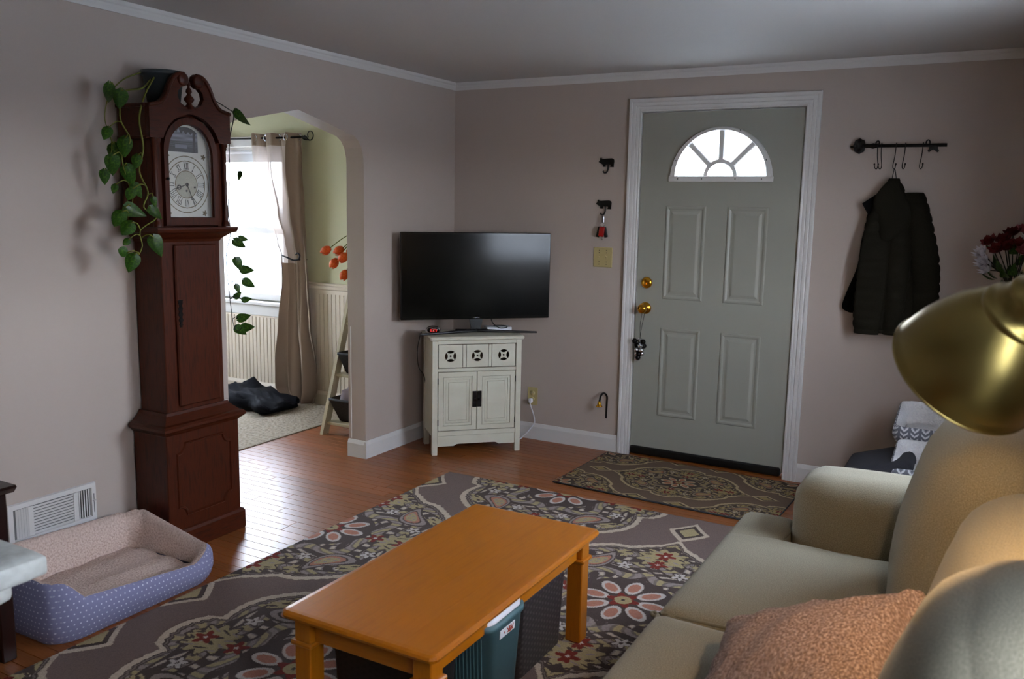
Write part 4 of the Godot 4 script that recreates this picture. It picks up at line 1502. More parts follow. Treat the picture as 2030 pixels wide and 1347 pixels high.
# ==================================================================== cream cabinet with television
func build_cabinet() -> void:
	var t := thing("tv_cabinet", "small cream-painted cabinet with pierced drawer and two doors in the corner", "cabinet", Vector3(0.4955, 0, 0.4945), PI / 4)
	# local: x to the right, z to the front (front plane z = 0), width .55, depth .30
	var w := 0.275
	var st := S()
	lbox(st, Vector3(-w - 0.014, 0.698, -0.312), Vector3(w + 0.014, 0.722, 0.014), 0.007)
	obj("top", st, M.cream_cab, t)
	for s in [-1, 1]:
		for z in [-0.298, -0.034]:
			st = S()
			lbox(st, Vector3(s * (w - 0.017) - 0.017, 0.0, z), Vector3(s * (w - 0.017) + 0.017, 0.698, z + 0.034), 0.003)
			obj("leg", st, M.cream_cab, t)
		st = S()
		lbox(st, Vector3(s * (w - 0.010) - 0.006, 0.11, -0.27), Vector3(s * (w - 0.010) + 0.006, 0.698, -0.03), 0.001)
		obj("side_panel", st, M.cream_cab, t)
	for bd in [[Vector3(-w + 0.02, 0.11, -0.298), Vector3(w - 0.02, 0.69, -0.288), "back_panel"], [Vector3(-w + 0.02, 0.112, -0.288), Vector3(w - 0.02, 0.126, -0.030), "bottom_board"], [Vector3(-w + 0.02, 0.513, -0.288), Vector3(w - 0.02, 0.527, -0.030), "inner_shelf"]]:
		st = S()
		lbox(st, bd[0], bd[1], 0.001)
		obj(bd[2], st, M.raw_wood_shade, t)
	for yy in [[0.676, 0.698], [0.511, 0.530], [0.118, 0.146]]:
		st = S()
		lbox(st, Vector3(-w + 0.034, yy[0], -0.030), Vector3(w - 0.034, yy[1], -0.003), 0.001)
		obj("rail", st, M.cream_cab, t)
	# shaped apron between the front legs
	var ap := PackedVector2Array([Vector2(-w + 0.034, 0.116), Vector2(-w + 0.034, 0.052), Vector2(-w + 0.135, 0.052), Vector2(-w + 0.15, 0.062), Vector2(-w + 0.165, 0.064), Vector2(w - 0.165, 0.064), Vector2(w - 0.15, 0.062), Vector2(w - 0.135, 0.052), Vector2(w - 0.034, 0.052), Vector2(w - 0.034, 0.116)])
	st = S()
	extr(st, ap, -0.026, -0.008)
	obj("apron", st, M.cream_cab, t)
	# drawer: three square panels with coin piercings, two narrow stiles between
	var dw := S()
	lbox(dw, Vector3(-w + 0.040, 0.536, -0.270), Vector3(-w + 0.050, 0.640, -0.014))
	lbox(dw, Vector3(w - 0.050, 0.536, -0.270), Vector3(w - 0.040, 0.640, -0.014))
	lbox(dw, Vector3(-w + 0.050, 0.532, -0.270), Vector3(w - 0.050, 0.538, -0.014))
	var drawer := obj("drawer", dw, M.raw_wood_shade, t)
	var span := (2 * w - 0.076)
	for k in 3:
		var x0 := -w + 0.038 + k * (span / 3.0) + (0.001 if k == 0 else 0.0125)
		var x1 := -w + 0.038 + (k + 1) * (span / 3.0) - (0.001 if k == 2 else 0.0125)
		# a board with the coin pattern sawn through it
		var c := Vector2((x0 + x1) * 0.5, 0.604)
		var pn := CSGBox3D.new()
		pn.name = "drawer_panel"
		pn.size = Vector3(x1 - x0, 0.137, 0.010)
		pn.position = Vector3(c.x, 0.6035, -0.009)
		pn.material = M.cream_cab
		for q in 4:
			var lens := PackedVector2Array()
			var dir := Vector2.RIGHT.rotated(q * PI / 2)
			var nor := Vector2(-dir.y, dir.x)
			for i in 9:
				var u := -1.0 + i / 4.0
				lens.append(dir * (0.0345 * sqrt(maxf(0.0, 1.0 - u * u * 0.42))) + nor * u * 0.0225)
			for i in range(7, 0, -1):
				var u := -1.0 + i / 4.0
				lens.append(dir * (0.0155 + 0.0105 * u * u) + nor * u * 0.0225)
			var cut := CSGPolygon3D.new()
			cut.name = "cut_%d" % q
			cut.polygon = lens
			cut.depth = 0.04
			cut.position = Vector3(0, 0.0005, 0.02)
			cut.operation = CSGShape3D.OPERATION_SUBTRACTION
			cut.material = M.cream_cab
			pn.add_child(cut)
		var sq := CSGBox3D.new()
		sq.name = "cut_4"
		sq.size = Vector3(0.0116, 0.0116, 0.05)
		sq.position = Vector3(0, 0.0005, 0)
		sq.operation = CSGShape3D.OPERATION_SUBTRACTION
		sq.material = M.cream_cab
		pn.add_child(sq)
		drawer.add_child(pn, true)
	for k in 2:
		var xs := -w + 0.038 + (k + 1) * (span / 3.0)
		st = S()
		lbox(st, Vector3(xs - 0.0095, 0.535, -0.011), Vector3(xs + 0.0095, 0.672, -0.005), 0.0015)
		obj("stile", st, M.cream_cab, drawer)
	# two framed doors
	for s in [-1, 1]:
		var xa := -w + 0.037 if s < 0 else 0.0015
		var xb := -0.0015 if s < 0 else w - 0.037
		var ya := 0.149
		var yb := 0.508
		st = S()
		lbox(st, Vector3(xa, ya, -0.028), Vector3(xb, yb, -0.012))
		var d := obj("door", st, M.cream_cab, t)
		var lv := [[0.0, 0.030, -0.004], [0.0325, 0.046, -0.007], [0.048, 0.060, -0.0095]]
		for l in lv:
			st = S()
			var a: float = l[0]
			var b: float = l[1]
			var o2 := [Vector2(xa + a, ya + a), Vector2(xb - a, ya + a), Vector2(xb - a, yb - a), Vector2(xa + a, yb - a)]
			var i2 := [Vector2(xa + b, ya + b), Vector2(xb - b, ya + b), Vector2(xb - b, yb - b), Vector2(xa + b, yb - b)]
			band(st, o2, i2, -0.013, l[2], Transform3D(), true, 0.05)
			obj("door_frame", st, M.cream_cab, d)
		st = S()
		lbox(st, Vector3(xa + 0.063, ya + 0.063, -0.013), Vector3(xb - 0.063, yb - 0.063, -0.007), 0.002)
		obj("door_panel", st, M.cream_cab, d)
		st = S()
		var xp := (xb - 0.0135) if s < 0 else (xa + 0.0135)
		lbox(st, Vector3(xp - 0.013, 0.290, -0.004), Vector3(xp + 0.013, 0.388, 0.0005), 0.002)
		var pl := obj("pull_plate", st, M.darkmetal, d)
		st = S(true)
		lathe(st, [Vector2(0.006, 0), Vector2(0.004, 0.006), Vector2(0.008, 0.010), Vector2(0.0, 0.013)], 12, Transform3D(Basis(Vector3(1, 0, 0), PI / 2), Vector3(xp - s * 0.002, 0.338, 0.0)))
		obj("knob", st, M.darkmetal, pl)
		for y in [0.20, 0.455]:
			st = S(true)
			var xh := (xa - 0.001) if s < 0 else (xb + 0.001)
			tube(st, [Vector3(xh, y - 0.018, -0.002), Vector3(xh, y + 0.018, -0.002)], 0.003, 8)
			obj("hinge", st, M.darkmetal, d)

func build_tv() -> void:
	var c := Vector3(0.414, 0.723, 0.379)
	var t := thing("television", "black flat-screen television standing on the cream corner cabinet", "television", c, PI / 4)
	# local origin on the cabinet top below the screen
	var w := 0.466
	var y0 := 0.084
	var y1 := 0.610
	var st := S()
	lbox(st, Vector3(-w, y0, -0.028), Vector3(w, y1, 0.0), 0.004)
	obj("housing", st, M.tvbezel, t)
	st = S()
	lbox(st, Vector3(-w * 0.7, y0 + 0.03, -0.062), Vector3(w * 0.7, y1 - 0.12, -0.027), 0.012)
	obj("rear_cover", st, M.black, t)
	st = S()
	lbox(st, Vector3(-w + 0.010, y0 + 0.018, -0.001), Vector3(w - 0.010, y1 - 0.010, 0.0008))
	obj("screen", st, M.tvscreen, t)
	var font := SystemFont.new()
	font.font_names = PackedStringArray(["Droid Sans"])
	var tm := TextMesh.new()
	tm.text = "SAMSUNG"
	tm.font = font
	tm.font_size = 20
	tm.pixel_size = 0.00042
	tm.depth = 0.0006
	var o := MeshInstance3D.new()
	o.name = "maker_mark"
	o.mesh = tm
	o.material_override = M.silver
	o.position = Vector3(0.0, y0 + 0.0095, 0.0008)
	t.add_child(o)
	st = S()
	extr(st, PackedVector2Array([Vector2(-0.028, 0.012), Vector2(0.028, 0.012), Vector2(0.045, y0 + 0.02), Vector2(-0.045, y0 + 0.02)]), -0.030, -0.010)
	obj("neck", st, M.tvstand, t)
	for s in [-1, 1]:
		st = S(true)
		var pts := curve([Vector3(s * 0.0, 0.014, 0.0), Vector3(s * 0.12, 0.012, 0.03), Vector3(s * 0.25, 0.009, 0.055), Vector3(s * 0.365, 0.006, 0.075)], 5)
		tube(st, pts, 0.011, 8, 0.006)
		obj("foot", st, M.tvstand, t)
		st = S(true)
		tube(st, curve([Vector3(s * 0.0, 0.014, 0.0), Vector3(s * 0.06, 0.011, -0.04), Vector3(s * 0.11, 0.008, -0.09)], 5), 0.011, 8, 0.006)
		obj("foot", st, M.tvstand, t)
	# small digital alarm clock on the cabinet
	var a := thing("alarm_clock", "small oval silver alarm clock with red digits below the television", "clock", Vector3(0.245, 0.722, 0.600), PI / 4 - 0.15)
	st = S(true)
	var egg: Array = []
	for k in 13:
		var an := -PI / 2 + PI * k / 12.0
		egg.append(Vector2(cos(an), sin(an)))
	var TB := Transform3D(Basis(Vector3(0.046, 0, 0), Vector3(0, 0.027, 0), Vector3(0, 0, 0.026)), Vector3(0, 0.0268, -0.014))
	lathe(st, egg, 28, TB)
	obj("case", st, M.silver, a)
	st = S(true)
	var ring: Array = arc2(Vector2.ZERO, 1.0, 0, 360, 30)
	var oo: Array = []
	var pin: Array = []
	for v in ring:
		oo.append(Vector2(v.x * 0.037, 0.0268 + v.y * 0.019))
		pin.append(Vector2(v.x * 0.001, 0.0268 + v.y * 0.001))
	band(st, oo, pin, 0.002, 0.0125, Transform3D(), true, 0.1)
	obj("display", st, M.tvbezel, a)
	var tm2 := TextMesh.new()
	tm2.text = "8:29"
	tm2.font = font
	tm2.font_size = 26
	tm2.pixel_size = 0.00085
	tm2.depth = 0.0006
	var red := mat(Color(0.6, 0.02, 0.02), 0.5)
	red.emission_enabled = true
	red.emission = Color(1.0, 0.05, 0.04)
	red.emission_energy_multiplier = 0.55
	var o2 := MeshInstance3D.new()
	o2.name = "display_digits"
	o2.mesh = tm2
	o2.material_override = red
	o2.position = Vector3(0.002, 0.0268, 0.0130)
	a.add_child(o2)
	# box and leads behind the stand
	var bxn := thing("set_top_box", "flat white media box with a black lead behind the television stand", "media box", Vector3(0.415, 0.722, 0.255), PI / 4)
	st = S()
	lbox(st, Vector3(-0.01, 0, -0.055), Vector3(0.155, 0.026, 0.03), 0.005)
	obj("case", st, M.white_plastic, bxn)
	st = S(true)
	tube(st, curve([Vector3(0.02, 0.085, 0.02), Vector3(0.03, 0.05, 0.034), Vector3(0.07, 0.022, 0.05), Vector3(0.115, 0.026, 0.055), Vector3(0.10, 0.036, 0.05), Vector3(0.03, 0.038, 0.045)], 6), 0.003, 6)
	obj("lead", st, M.black, bxn)
	var cd := thing("power_lead", "thin black lead hanging down beside the cream cabinet", "cord")
	st = S(true)
	tube(st, curve([Vector3(0.16, 0.73, 0.60), Vector3(0.145, 0.69, 0.60), Vector3(0.115, 0.60, 0.58), Vector3(0.11, 0.50, 0.555), Vector3(0.125, 0.44, 0.52), Vector3(0.10, 0.30, 0.45), Vector3(0.06, 0.25, 0.40)], 6), 0.003, 6)
	obj("flex", st, M.black, cd)

# ==================================================================== pet beds
# wall of stuffed cloth round a rounded rectangle; hf(x, z) in -1..1 gives the rim height
func bed(parent: Node, a: float, b: float, th: float, hf: Callable, mo: Material, mi: Material, floor_y: float, seed_ := 1.0, flare := 0.0, rough := 1.0) -> void:
	var ring := srect(1.0, 1.0, 0.32, 8)
	var nz := FastNoiseLite.new()
	nz.seed = int(seed_)
	nz.frequency = 5.0
	var so := S(true)
	var si := S(true)
	var cols: Array = []
	for p in ring:
		var h: float = hf.call(p.x, p.z)
		var pos := Vector3(p.x * a, 0, p.z * b)
		var nor := Vector3(p.x / a, 0, p.z / b).normalized()
		h *= 1.0 + 0.10 * rough * nz.get_noise_2d(pos.x * 1.6, pos.z * 1.6)
		var t2 := th * 0.5
		var mid := pos - nor * t2
		var w := nz.get_noise_2d(pos.x * 4.0 + 9.0, pos.z * 4.0) * 0.010 * rough
		var o: Array = [mid + nor * (t2 * 0.55) + Vector3(0, 0.002, 0), mid + nor * (t2 * 1.0 + w) + Vector3(0, 0.02, 0), mid + nor * (t2 * 1.25 + w) + Vector3(0, h * 0.45, 0), mid + nor * (t2 * 1.05 + w) + Vector3(0, h * 0.78, 0), mid + nor * t2 * 0.75 + Vector3(0, h * 0.93, 0), mid + nor * t2 * 0.25 + Vector3(0, h, 0)]
		var i: Array = [mid + nor * t2 * 0.25 + Vector3(0, h, 0), mid - nor * t2 * 0.35 + Vector3(0, h * 0.99, 0), mid - nor * t2 * 0.9 + Vector3(0, h * 0.86, 0), mid - nor * (t2 * 1.2 + w) + Vector3(0, lerpf(floor_y, h, 0.5), 0), mid - nor * t2 * 1.1 + Vector3(0, floor_y, 0)]
		for li in [o, i]:
			for vi in li.size():
				li[vi] += nor * flare * (li[vi].y - 0.02) / 0.2
		cols.append([o, i, nor])
	for k in cols.size():
		var k2 := (k + 1) % cols.size()
		for s in 2:
			var A: Array = cols[k][s]
			var B2: Array = cols[k2][s]
			for j in A.size() - 1:
				quad(so if s == 0 else si, A[j], B2[j], B2[j + 1], A[j + 1], (cols[k][2] + Vector3(0, 0.2 + (0.6 if j == 4 else 0.0), 0)) if s == 0 else (-cols[k][2] + Vector3(0, 0.7 if j < 2 else 0.1, 0)))
	obj("bolster_cover", so, mo, parent)
	obj("bolster_lining", si, mi, parent)
	var st := S(true)
	rbox(st, Vector3(0, floor_y - 0.02, 0), Vector3(a - th * 0.8, 0.03, b - th * 0.8), 0.028, 18, Basis(), func(q: Vector3, p: Vector3) -> Vector3:
		var y := 0.0
		if p.y > 0.2:
			y = 0.016 * pow(absf(sin(p.x * 4.4 + 0.5)), 0.6) - 0.008 + 0.010 * nz.get_noise_2d(q.x * 3.0, q.z * 2.0) + 0.012 * (1.0 - p.x * p.x) * (1.0 - p.z * p.z)
		return q + Vector3(0, y, 0))
	obj("cushion", st, mi, parent)

func build_dog_bed() -> void:
	var t := thing("dog_bed", "lavender dotted dog bed with tan fleece lining beside the clock", "pet bed", Vector3(0.300, 0.0, 2.905))
	bed(t, 0.258, 0.350, 0.060, func(x: float, z: float) -> float:
		var front := smoothstep(-0.1, 1.0, x)
		var h := 0.195 + 0.03 * maxf(z, 0.0)
		if front > 0.0:
			var low := 0.078 + 0.150 * smoothstep(0.45, 0.95, z) + 0.045 * smoothstep(0.5, 1.0, -z)
			h = lerpf(h, low, front)
		return h, M.dots, M.fleece, 0.048, 4, 0.02)

# ==================================================================== small things on the walls
func flat_bear(st: SurfaceTool, o: Vector3) -> void:
	var p := PackedVector2Array()
	for v in [[-0.050, 0.004], [-0.044, 0.010], [-0.040, 0.018], [-0.041, 0.024], [-0.034, 0.028], [-0.030, 0.022], [-0.016, 0.021], [0.010, 0.023], [0.036, 0.024], [0.047, 0.018], [0.050, 0.008], [0.047, -0.020], [0.048, -0.028], [0.026, -0.028], [0.026, -0.022], [0.030, -0.015], [0.024, -0.013], [-0.004, -0.013], [-0.006, -0.020], [-0.004, -0.026], [-0.022, -0.026], [-0.022, -0.014], [-0.030, -0.008], [-0.040, -0.004]]:
		p.append(Vector2(v[0], v[1]))
	extr(st, p, 0.0, 0.007, Transform3D(Basis(), o))

func build_wall_things() -> void:
	var st: SurfaceTool
	for k in 2:
		var c := Vector3(1.078 - 0.008 * k, 1.762 - 0.247 * k, 0.001)
		var t := thing("bear_hook", "black bear-shaped hook with no keys on it" if k == 0 else "black bear-shaped hook holding the keys with the red fob", "hook", c)
		st = S()
		flat_bear(st, Vector3.ZERO)
		obj("bear_plate", st, M.iron, t)
		st = S(true)
		tube(st, curve([Vector3(0.012, -0.010, 0.005), Vector3(0.012, -0.040, 0.007), Vector3(0.008, -0.058, 0.016), Vector3(-0.002, -0.062, 0.026), Vector3(-0.008, -0.050, 0.032)], 5), 0.0045, 8)
		obj("hook", st, M.iron, t)
	var kr := thing("key_ring", "bunch of keys with a red fob hanging from the lower bear hook", "keys", Vector3(1.074, 1.448, 0.022))
	st = S()
	box(st, Vector3(0, -0.022, 0), Vector3(0.016, 0.040, 0.006), 0.003)
	obj("clip", st, M.silver, kr)
	st = S(true)
	tube(st, curve([Vector3(0, -0.04, 0), Vector3(0.014, -0.052, 0.002), Vector3(0, -0.068, 0), Vector3(-0.014, -0.052, 0.002), Vector3(0, -0.04, 0)], 5), 0.0015, 6)
	obj("split_ring", st, M.silver, kr)
	st = S(true)
	rbox(st, Vector3(0.0, -0.096, 0.012), Vector3(0.017, 0.030, 0.007), 0.0068, 8, Basis(Vector3(0, 0, 1), -0.12))
	obj("red_fob", st, M.red, kr)
	for s in [-1, 1]:
		st = S(true)
		rbox(st, Vector3(s * 0.021 - 0.002, -0.098, 0.0), Vector3(0.011, 0.032, 0.007), 0.005, 6, Basis(Vector3(0, 0, 1), s * 0.22))
		obj("key_fob", st, M.black, kr)
	st = S()
	box(st, Vector3(0.002, -0.130, 0.004), Vector3(0.010, 0.030, 0.002), 0.0008, Basis(Vector3(0, 0, 1), 0.1))
	obj("key", st, M.silver, kr)
	# double switch plate
	var sp := thing("switch_plate", "almond double light-switch plate beside the front door", "light switch", Vector3(1.075, 1.198, 0.0))
	st = S()
	lbox(st, Vector3(-0.062, -0.060, 0.0), Vector3(0.062, 0.060, 0.006), 0.003)
	obj("plate", st, M.almond, sp)
	for s in [-1, 1]:
		st = S()
		lbox(st, Vector3(s * 0.024 - 0.006, -0.013, 0.005), Vector3(s * 0.024 + 0.006, 0.013, 0.0075), 0.001)
		var sl := obj("switch_frame", st, M.almond, sp)
		st = S()
		box(st, Vector3(s * 0.024, 0.004, 0.012), Vector3(0.007, 0.010, 0.018), 0.002, Basis(Vector3(1, 0, 0), -0.5))
		obj("toggle", st, M.almond, sl)
		for y in [-0.042, 0.042, -0.028, 0.028]:
			st = S(true)
			lathe(st, [Vector2(0.0028, 0), Vector2(0.002, 0.0012), Vector2(0, 0.0014)], 8, Transform3D(Basis(Vector3(1, 0, 0), PI / 2), Vector3(s * 0.024, y, 0.006)))
			obj("screw", st, M.darkmetal, sp)
	# outlet with a white plug and cord
	var ot := thing("outlet", "almond wall outlet beside the cream cabinet", "outlet", Vector3(0.617, 0.282, 0.0))
	st = S()
	lbox(st, Vector3(-0.036, -0.058, 0.0), Vector3(0.036, 0.058, 0.006), 0.003)
	obj("plate", st, M.almond, ot)
	for y in [0.021, -0.021]:
		st = S(true)
		lathe(st, [Vector2(0.017, 0), Vector2(0.017, 0.0025), Vector2(0.0, 0.003)], 20, Transform3D(Basis(Vector3(1, 0, 0), PI / 2), Vector3(0, y, 0.006)))
		var soc := obj("socket", st, M.almond, ot)
		for s in [-1, 1]:
			st = S()
			box(st, Vector3(s * 0.006, y + 0.003, 0.009), Vector3(0.002, 0.008, 0.001))
			obj("slot", st, M.duct, soc)
	var pc := thing("mains_cable", "white power cord plugged into the outlet and running behind the cabinet", "cord")
	st = S(true)
	rbox(st, Vector3(0.612, 0.255, 0.024), Vector3(0.014, 0.014, 0.015), 0.008, 6)
	obj("plug", st, M.cord_white, pc)
	st = S(true)
	tube(st, curve([Vector3(0.612, 0.255, 0.038), Vector3(0.622, 0.245, 0.048), Vector3(0.632, 0.21, 0.044), Vector3(0.645, 0.165, 0.036), Vector3(0.650, 0.115, 0.032), Vector3(0.635, 0.085, 0.045), Vector3(0.610, 0.045, 0.075), Vector3(0.585, 0.014, 0.115), Vector3(0.560, 0.006, 0.16), Vector3(0.50, 0.006, 0.20)], 6), 0.0042, 8)
	obj("flex", st, M.cord_white, pc)
	# brass dog bell on a black strap
	var bl := thing("dog_bell", "small brass bell on a black bent strap low on the wall", "bell", Vector3(1.125, 0.36, 0.0))
	st = S()
	var sp2 := curve([Vector3(0.008, -0.155, 0.003), Vector3(0.010, -0.06, 0.004), Vector3(0.012, -0.015, 0.010), Vector3(0.0, 0.008, 0.030), Vector3(-0.010, -0.006, 0.052), Vector3(-0.016, -0.040, 0.058)], 5)
	for k in sp2.size() - 1:
		var a: Vector3 = sp2[k]
		var b: Vector3 = sp2[k + 1]
		box(st, (a + b) * 0.5, Vector3(0.012, (b - a).length() + 0.002, 0.003), 0.0, basis_to(b - a, Vector3(0, 0, 1) if absf((b - a).normalized().z) < 0.9 else Vector3.UP))
	obj("strap", st, M.black, bl)
	st = S(true)
	lathe(st, [Vector2(0.0, 0.0), Vector2(0.006, -0.002), Vector2(0.010, -0.012), Vector2(0.013, -0.024), Vector2(0.020, -0.034), Vector2(0.0205, -0.036), Vector2(0.018, -0.036), Vector2(0.010, -0.02), Vector2(0.0, -0.01)], 18, Transform3D(Basis(), Vector3(-0.017, -0.038, 0.058)))
	obj("bell", st, M.brass, bl)
	# cluster of jingle bells on the door knob
	var jb := thing("jingle_bells", "cluster of black and silver jingle bells hanging from the door knob", "bells", Vector3(1.342, 0.70, 0.030))
	st = S(true)
	tube(st, curve([Vector3(0.004, 0.032, 0.004), Vector3(0.004, 0.12, 0.010), Vector3(0.012, 0.198, -0.005), Vector3(0.028, 0.212, -0.004), Vector3(0.020, 0.16, -0.002), Vector3(0.008, 0.08, 0.003), Vector3(0.004, 0.03, 0.004)], 6), 0.0015, 6)
	obj("cord", st, M.darkmetal, jb)
	var pos := [[-0.026, 0.012, 0], [0.0, 0.016, 1], [0.026, 0.012, 0], [-0.018, -0.014, 0], [0.010, -0.012, 1], [0.026, -0.016, 0], [-0.014, -0.040, 1], [0.004, -0.038, 0], [0.018, -0.040, 1], [-0.016, -0.066, 1], [0.002, -0.064, 0], [0.014, -0.064, 1], [-0.002, -0.086, 0], [-0.014, -0.096, 1]]
	var ball := S(true)
	var pr: Array = []
	for k in 9:
		var an := -PI / 2 + PI * k / 8.0
		pr.append(Vector2(cos(an), sin(an)) * 0.0165)
	pr[0].x = 0.0
	pr[8].x = 0.0
	lathe(ball, pr, 14)
	var bm := mesh_of(ball)
	for k in pos.size():
		var p: Array = pos[k]
		inst("jingle_bell", bm, M.silver if p[2] == 1 else M.darkmetal, jb, Transform3D(Basis(), Vector3(p[0], p[1], 0.012 if k % 2 == 0 else -0.006)))
	# long iron key on the wall with wire hooks
	var rk := thing("key_rack", "black iron coat rack shaped like a long antique key", "coat rack", Vector3(2.451, 1.832, 0.022))
	st = S(true)
	tube(st, [Vector3(0.05, 0, 0), Vector3(0.445, -0.001, 0)], 0.0085, 10)
	obj("shaft", st, M.iron, rk)
	st = S(true)
	lathe(st, [Vector2(0.0, 0.0), Vector2(0.007, 0.004), Vector2(0.006, 0.012), Vector2(0.011, 0.018), Vector2(0.009, 0.03), Vector2(0.014, 0.05), Vector2(0.009, 0.075)], 12, Transform3D(Basis(Vector3(0, 0, 1), -PI / 2), Vector3(0.055, 0, 0)))
	obj("collar", st, M.iron, rk)
	st = S()
	var lobes: Array = []
	for k in 40:
		var a := TAU * k / 40.0
		lobes.append(Vector2(0.040, 0) + Vector2(cos(a) * 0.031, sin(a) * 0.039) * (0.96 + 0.05 * cos(8.0 * a)))
	var po := PackedVector2Array()
	for v in lobes: po.append(v)
	extr(st, po, -0.006, 0.006)
	var bow := obj("bow", st, M.iron, rk)
	for v in [Vector2(0.04, 0.024), Vector2(0.04, -0.022), Vector2(0.022, 0.0), Vector2(0.058, 0.0)]:
		st = S(true)
		lathe(st, [Vector2(0.009, 0), Vector2(0.006, 0.004), Vector2(0.0, 0.005)], 12, Transform3D(Basis(Vector3(1, 0, 0), PI / 2), Vector3(v.x, v.y, 0.006)))
		obj("boss", st, M.iron, bow)
	st = S(true)
	lathe(st, [Vector2(0.0, -0.012), Vector2(0.006, -0.006), Vector2(0.0065, 0.002), Vector2(0.004, 0.012)], 10, Transform3D(Basis(Vector3(0, 0, 1), -PI / 2), Vector3(0.006, -0.003, 0)))
	obj("tip", st, M.iron, rk)
	st = S()
	extr(st, PackedVector2Array([Vector2(0.362, 0.0), Vector2(0.408, 0.0), Vector2(0.404, -0.014), Vector2(0.412, -0.030), Vector2(0.404, -0.036), Vector2(0.393, -0.026), Vector2(0.385, -0.022), Vector2(0.376, -0.026), Vector2(0.366, -0.036), Vector2(0.360, -0.028), Vector2(0.367, -0.014)]), -0.005, 0.005)
	obj("bit", st, M.iron, rk)
	for x in [0.125, 0.358]:
		st = S(true)
		tube(st, curve([Vector3(x - 0.008, 0, -0.006), Vector3(x - 0.008, 0.018, -0.012), Vector3(x, 0.026, -0.016), Vector3(x + 0.008, 0.018, -0.012), Vector3(x + 0.008, 0, -0.006)], 4), 0.0032, 6)
		obj("eyelet", st, M.iron, rk)
	var hk := [[0.128, -1, "empty black wire hook closest to the bow of the iron key rack"], [0.146, -1, "empty black wire hook just right of the one by the key bow"], [0.215, 1, "black wire hook from which the dark jacket hangs"], [0.258, 1, "empty black wire hook just right of the jacket's hook"], [0.338, 1, "empty black wire hook closest to the bit of the iron key rack"]]
	for h in hk:
		var t := thing("wire_hook", h[2], "hook", Vector3(2.451 + h[0], 1.832, 0.022), 0.0, "wire hooks on the key rack")
		st = S(true)
		var s: float = h[1]
		tube(st, curve([Vector3(0, -0.008, -0.010), Vector3(0.0, 0.009, -0.011), Vector3(0, 0.0125, 0.0), Vector3(0, 0.004, 0.0115), Vector3(-0.002 * s, -0.05, 0.010), Vector3(-0.008 * s, -0.098, 0.010), Vector3(-0.004 * s, -0.116, 0.014), Vector3(0.004 * s, -0.112, 0.022), Vector3(0.007 * s, -0.094, 0.026)], 5), 0.0021, 6)
		obj("wire", st, M.iron, t)
		st = S(true)
		var b2: Array = []
		for k in 7:
			var an := -PI / 2 + PI * k / 6.0
			b2.append(Vector2(maxf(0.0, cos(an)) * 0.0042, sin(an) * 0.0042))
		lathe(st, b2, 10, Transform3D(Basis(), Vector3(0.007 * s, -0.093, 0.026)))
		obj("knob", st, M.iron, t)
	# wall register low on the left wall
	var vt := thing("wall_register", "white metal wall register low on the wall by the dog bed", "vent", Vector3(0.0, 0.26, 2.885))
	st = S()
	var q := [Vector2(-0.185, -0.082), Vector2(0.185, -0.082), Vector2(0.185, 0.082), Vector2(-0.185, 0.082)]
	var qi := [Vector2(-0.160, -0.058), Vector2(0.160, -0.058), Vector2(0.160, 0.058), Vector2(-0.160, 0.058)]
	var TV := Transform3D(Basis(Vector3(0, 0, -1), Vector3(0, 1, 0), Vector3(1, 0, 0)), Vector3.ZERO)
	band(st, q, qi, 0.0, 0.010, TV, true, 0.12)
	obj("frame", st, M.trim, vt)
	st = S()
	extr(st, PackedVector2Array(qi), 0.0005, 0.0015, TV)
	obj("duct", st, M.duct, vt)
	for s in [-1.0, 1.0]:
		st = S()
		lbox(st, TV * Vector3(s * 0.094 - 0.010, -0.058, 0.002), TV * Vector3(s * 0.094 + 0.010, 0.058, 0.009))
		obj("mullion", st, M.trim, vt)
		for k in 5:
			st = S()
			box(st, TV * Vector3(s * (0.108 + k * 0.0105) + 0.002, 0, 0.006), Vector3(0.001, 0.116, 0.0085), 0.0, Basis(Vector3.UP, s * 0.55))
			obj("louver", st, M.trim, vt)
	for k in 10:
		st = S()
		box(st, TV * Vector3(0, -0.052 + k * 0.0115, 0.006), Vector3(0.0012, 0.0096, 0.170), 0.0, Basis(Vector3(0, 0, 1), -0.35))
		obj("louver", st, M.trim, vt)
	st = S()
	lbox(st, TV * Vector3(0.170, -0.045, 0.0095), TV * Vector3(0.174, 0.035, 0.0105))
	obj("lever_slot", st, M.duct, vt)
	st = S()
	lbox(st, TV * Vector3(0.165, 0.002, 0.009), TV * Vector3(0.179, 0.008, 0.022), 0.002)
	obj("lever", st, M.trim, vt)

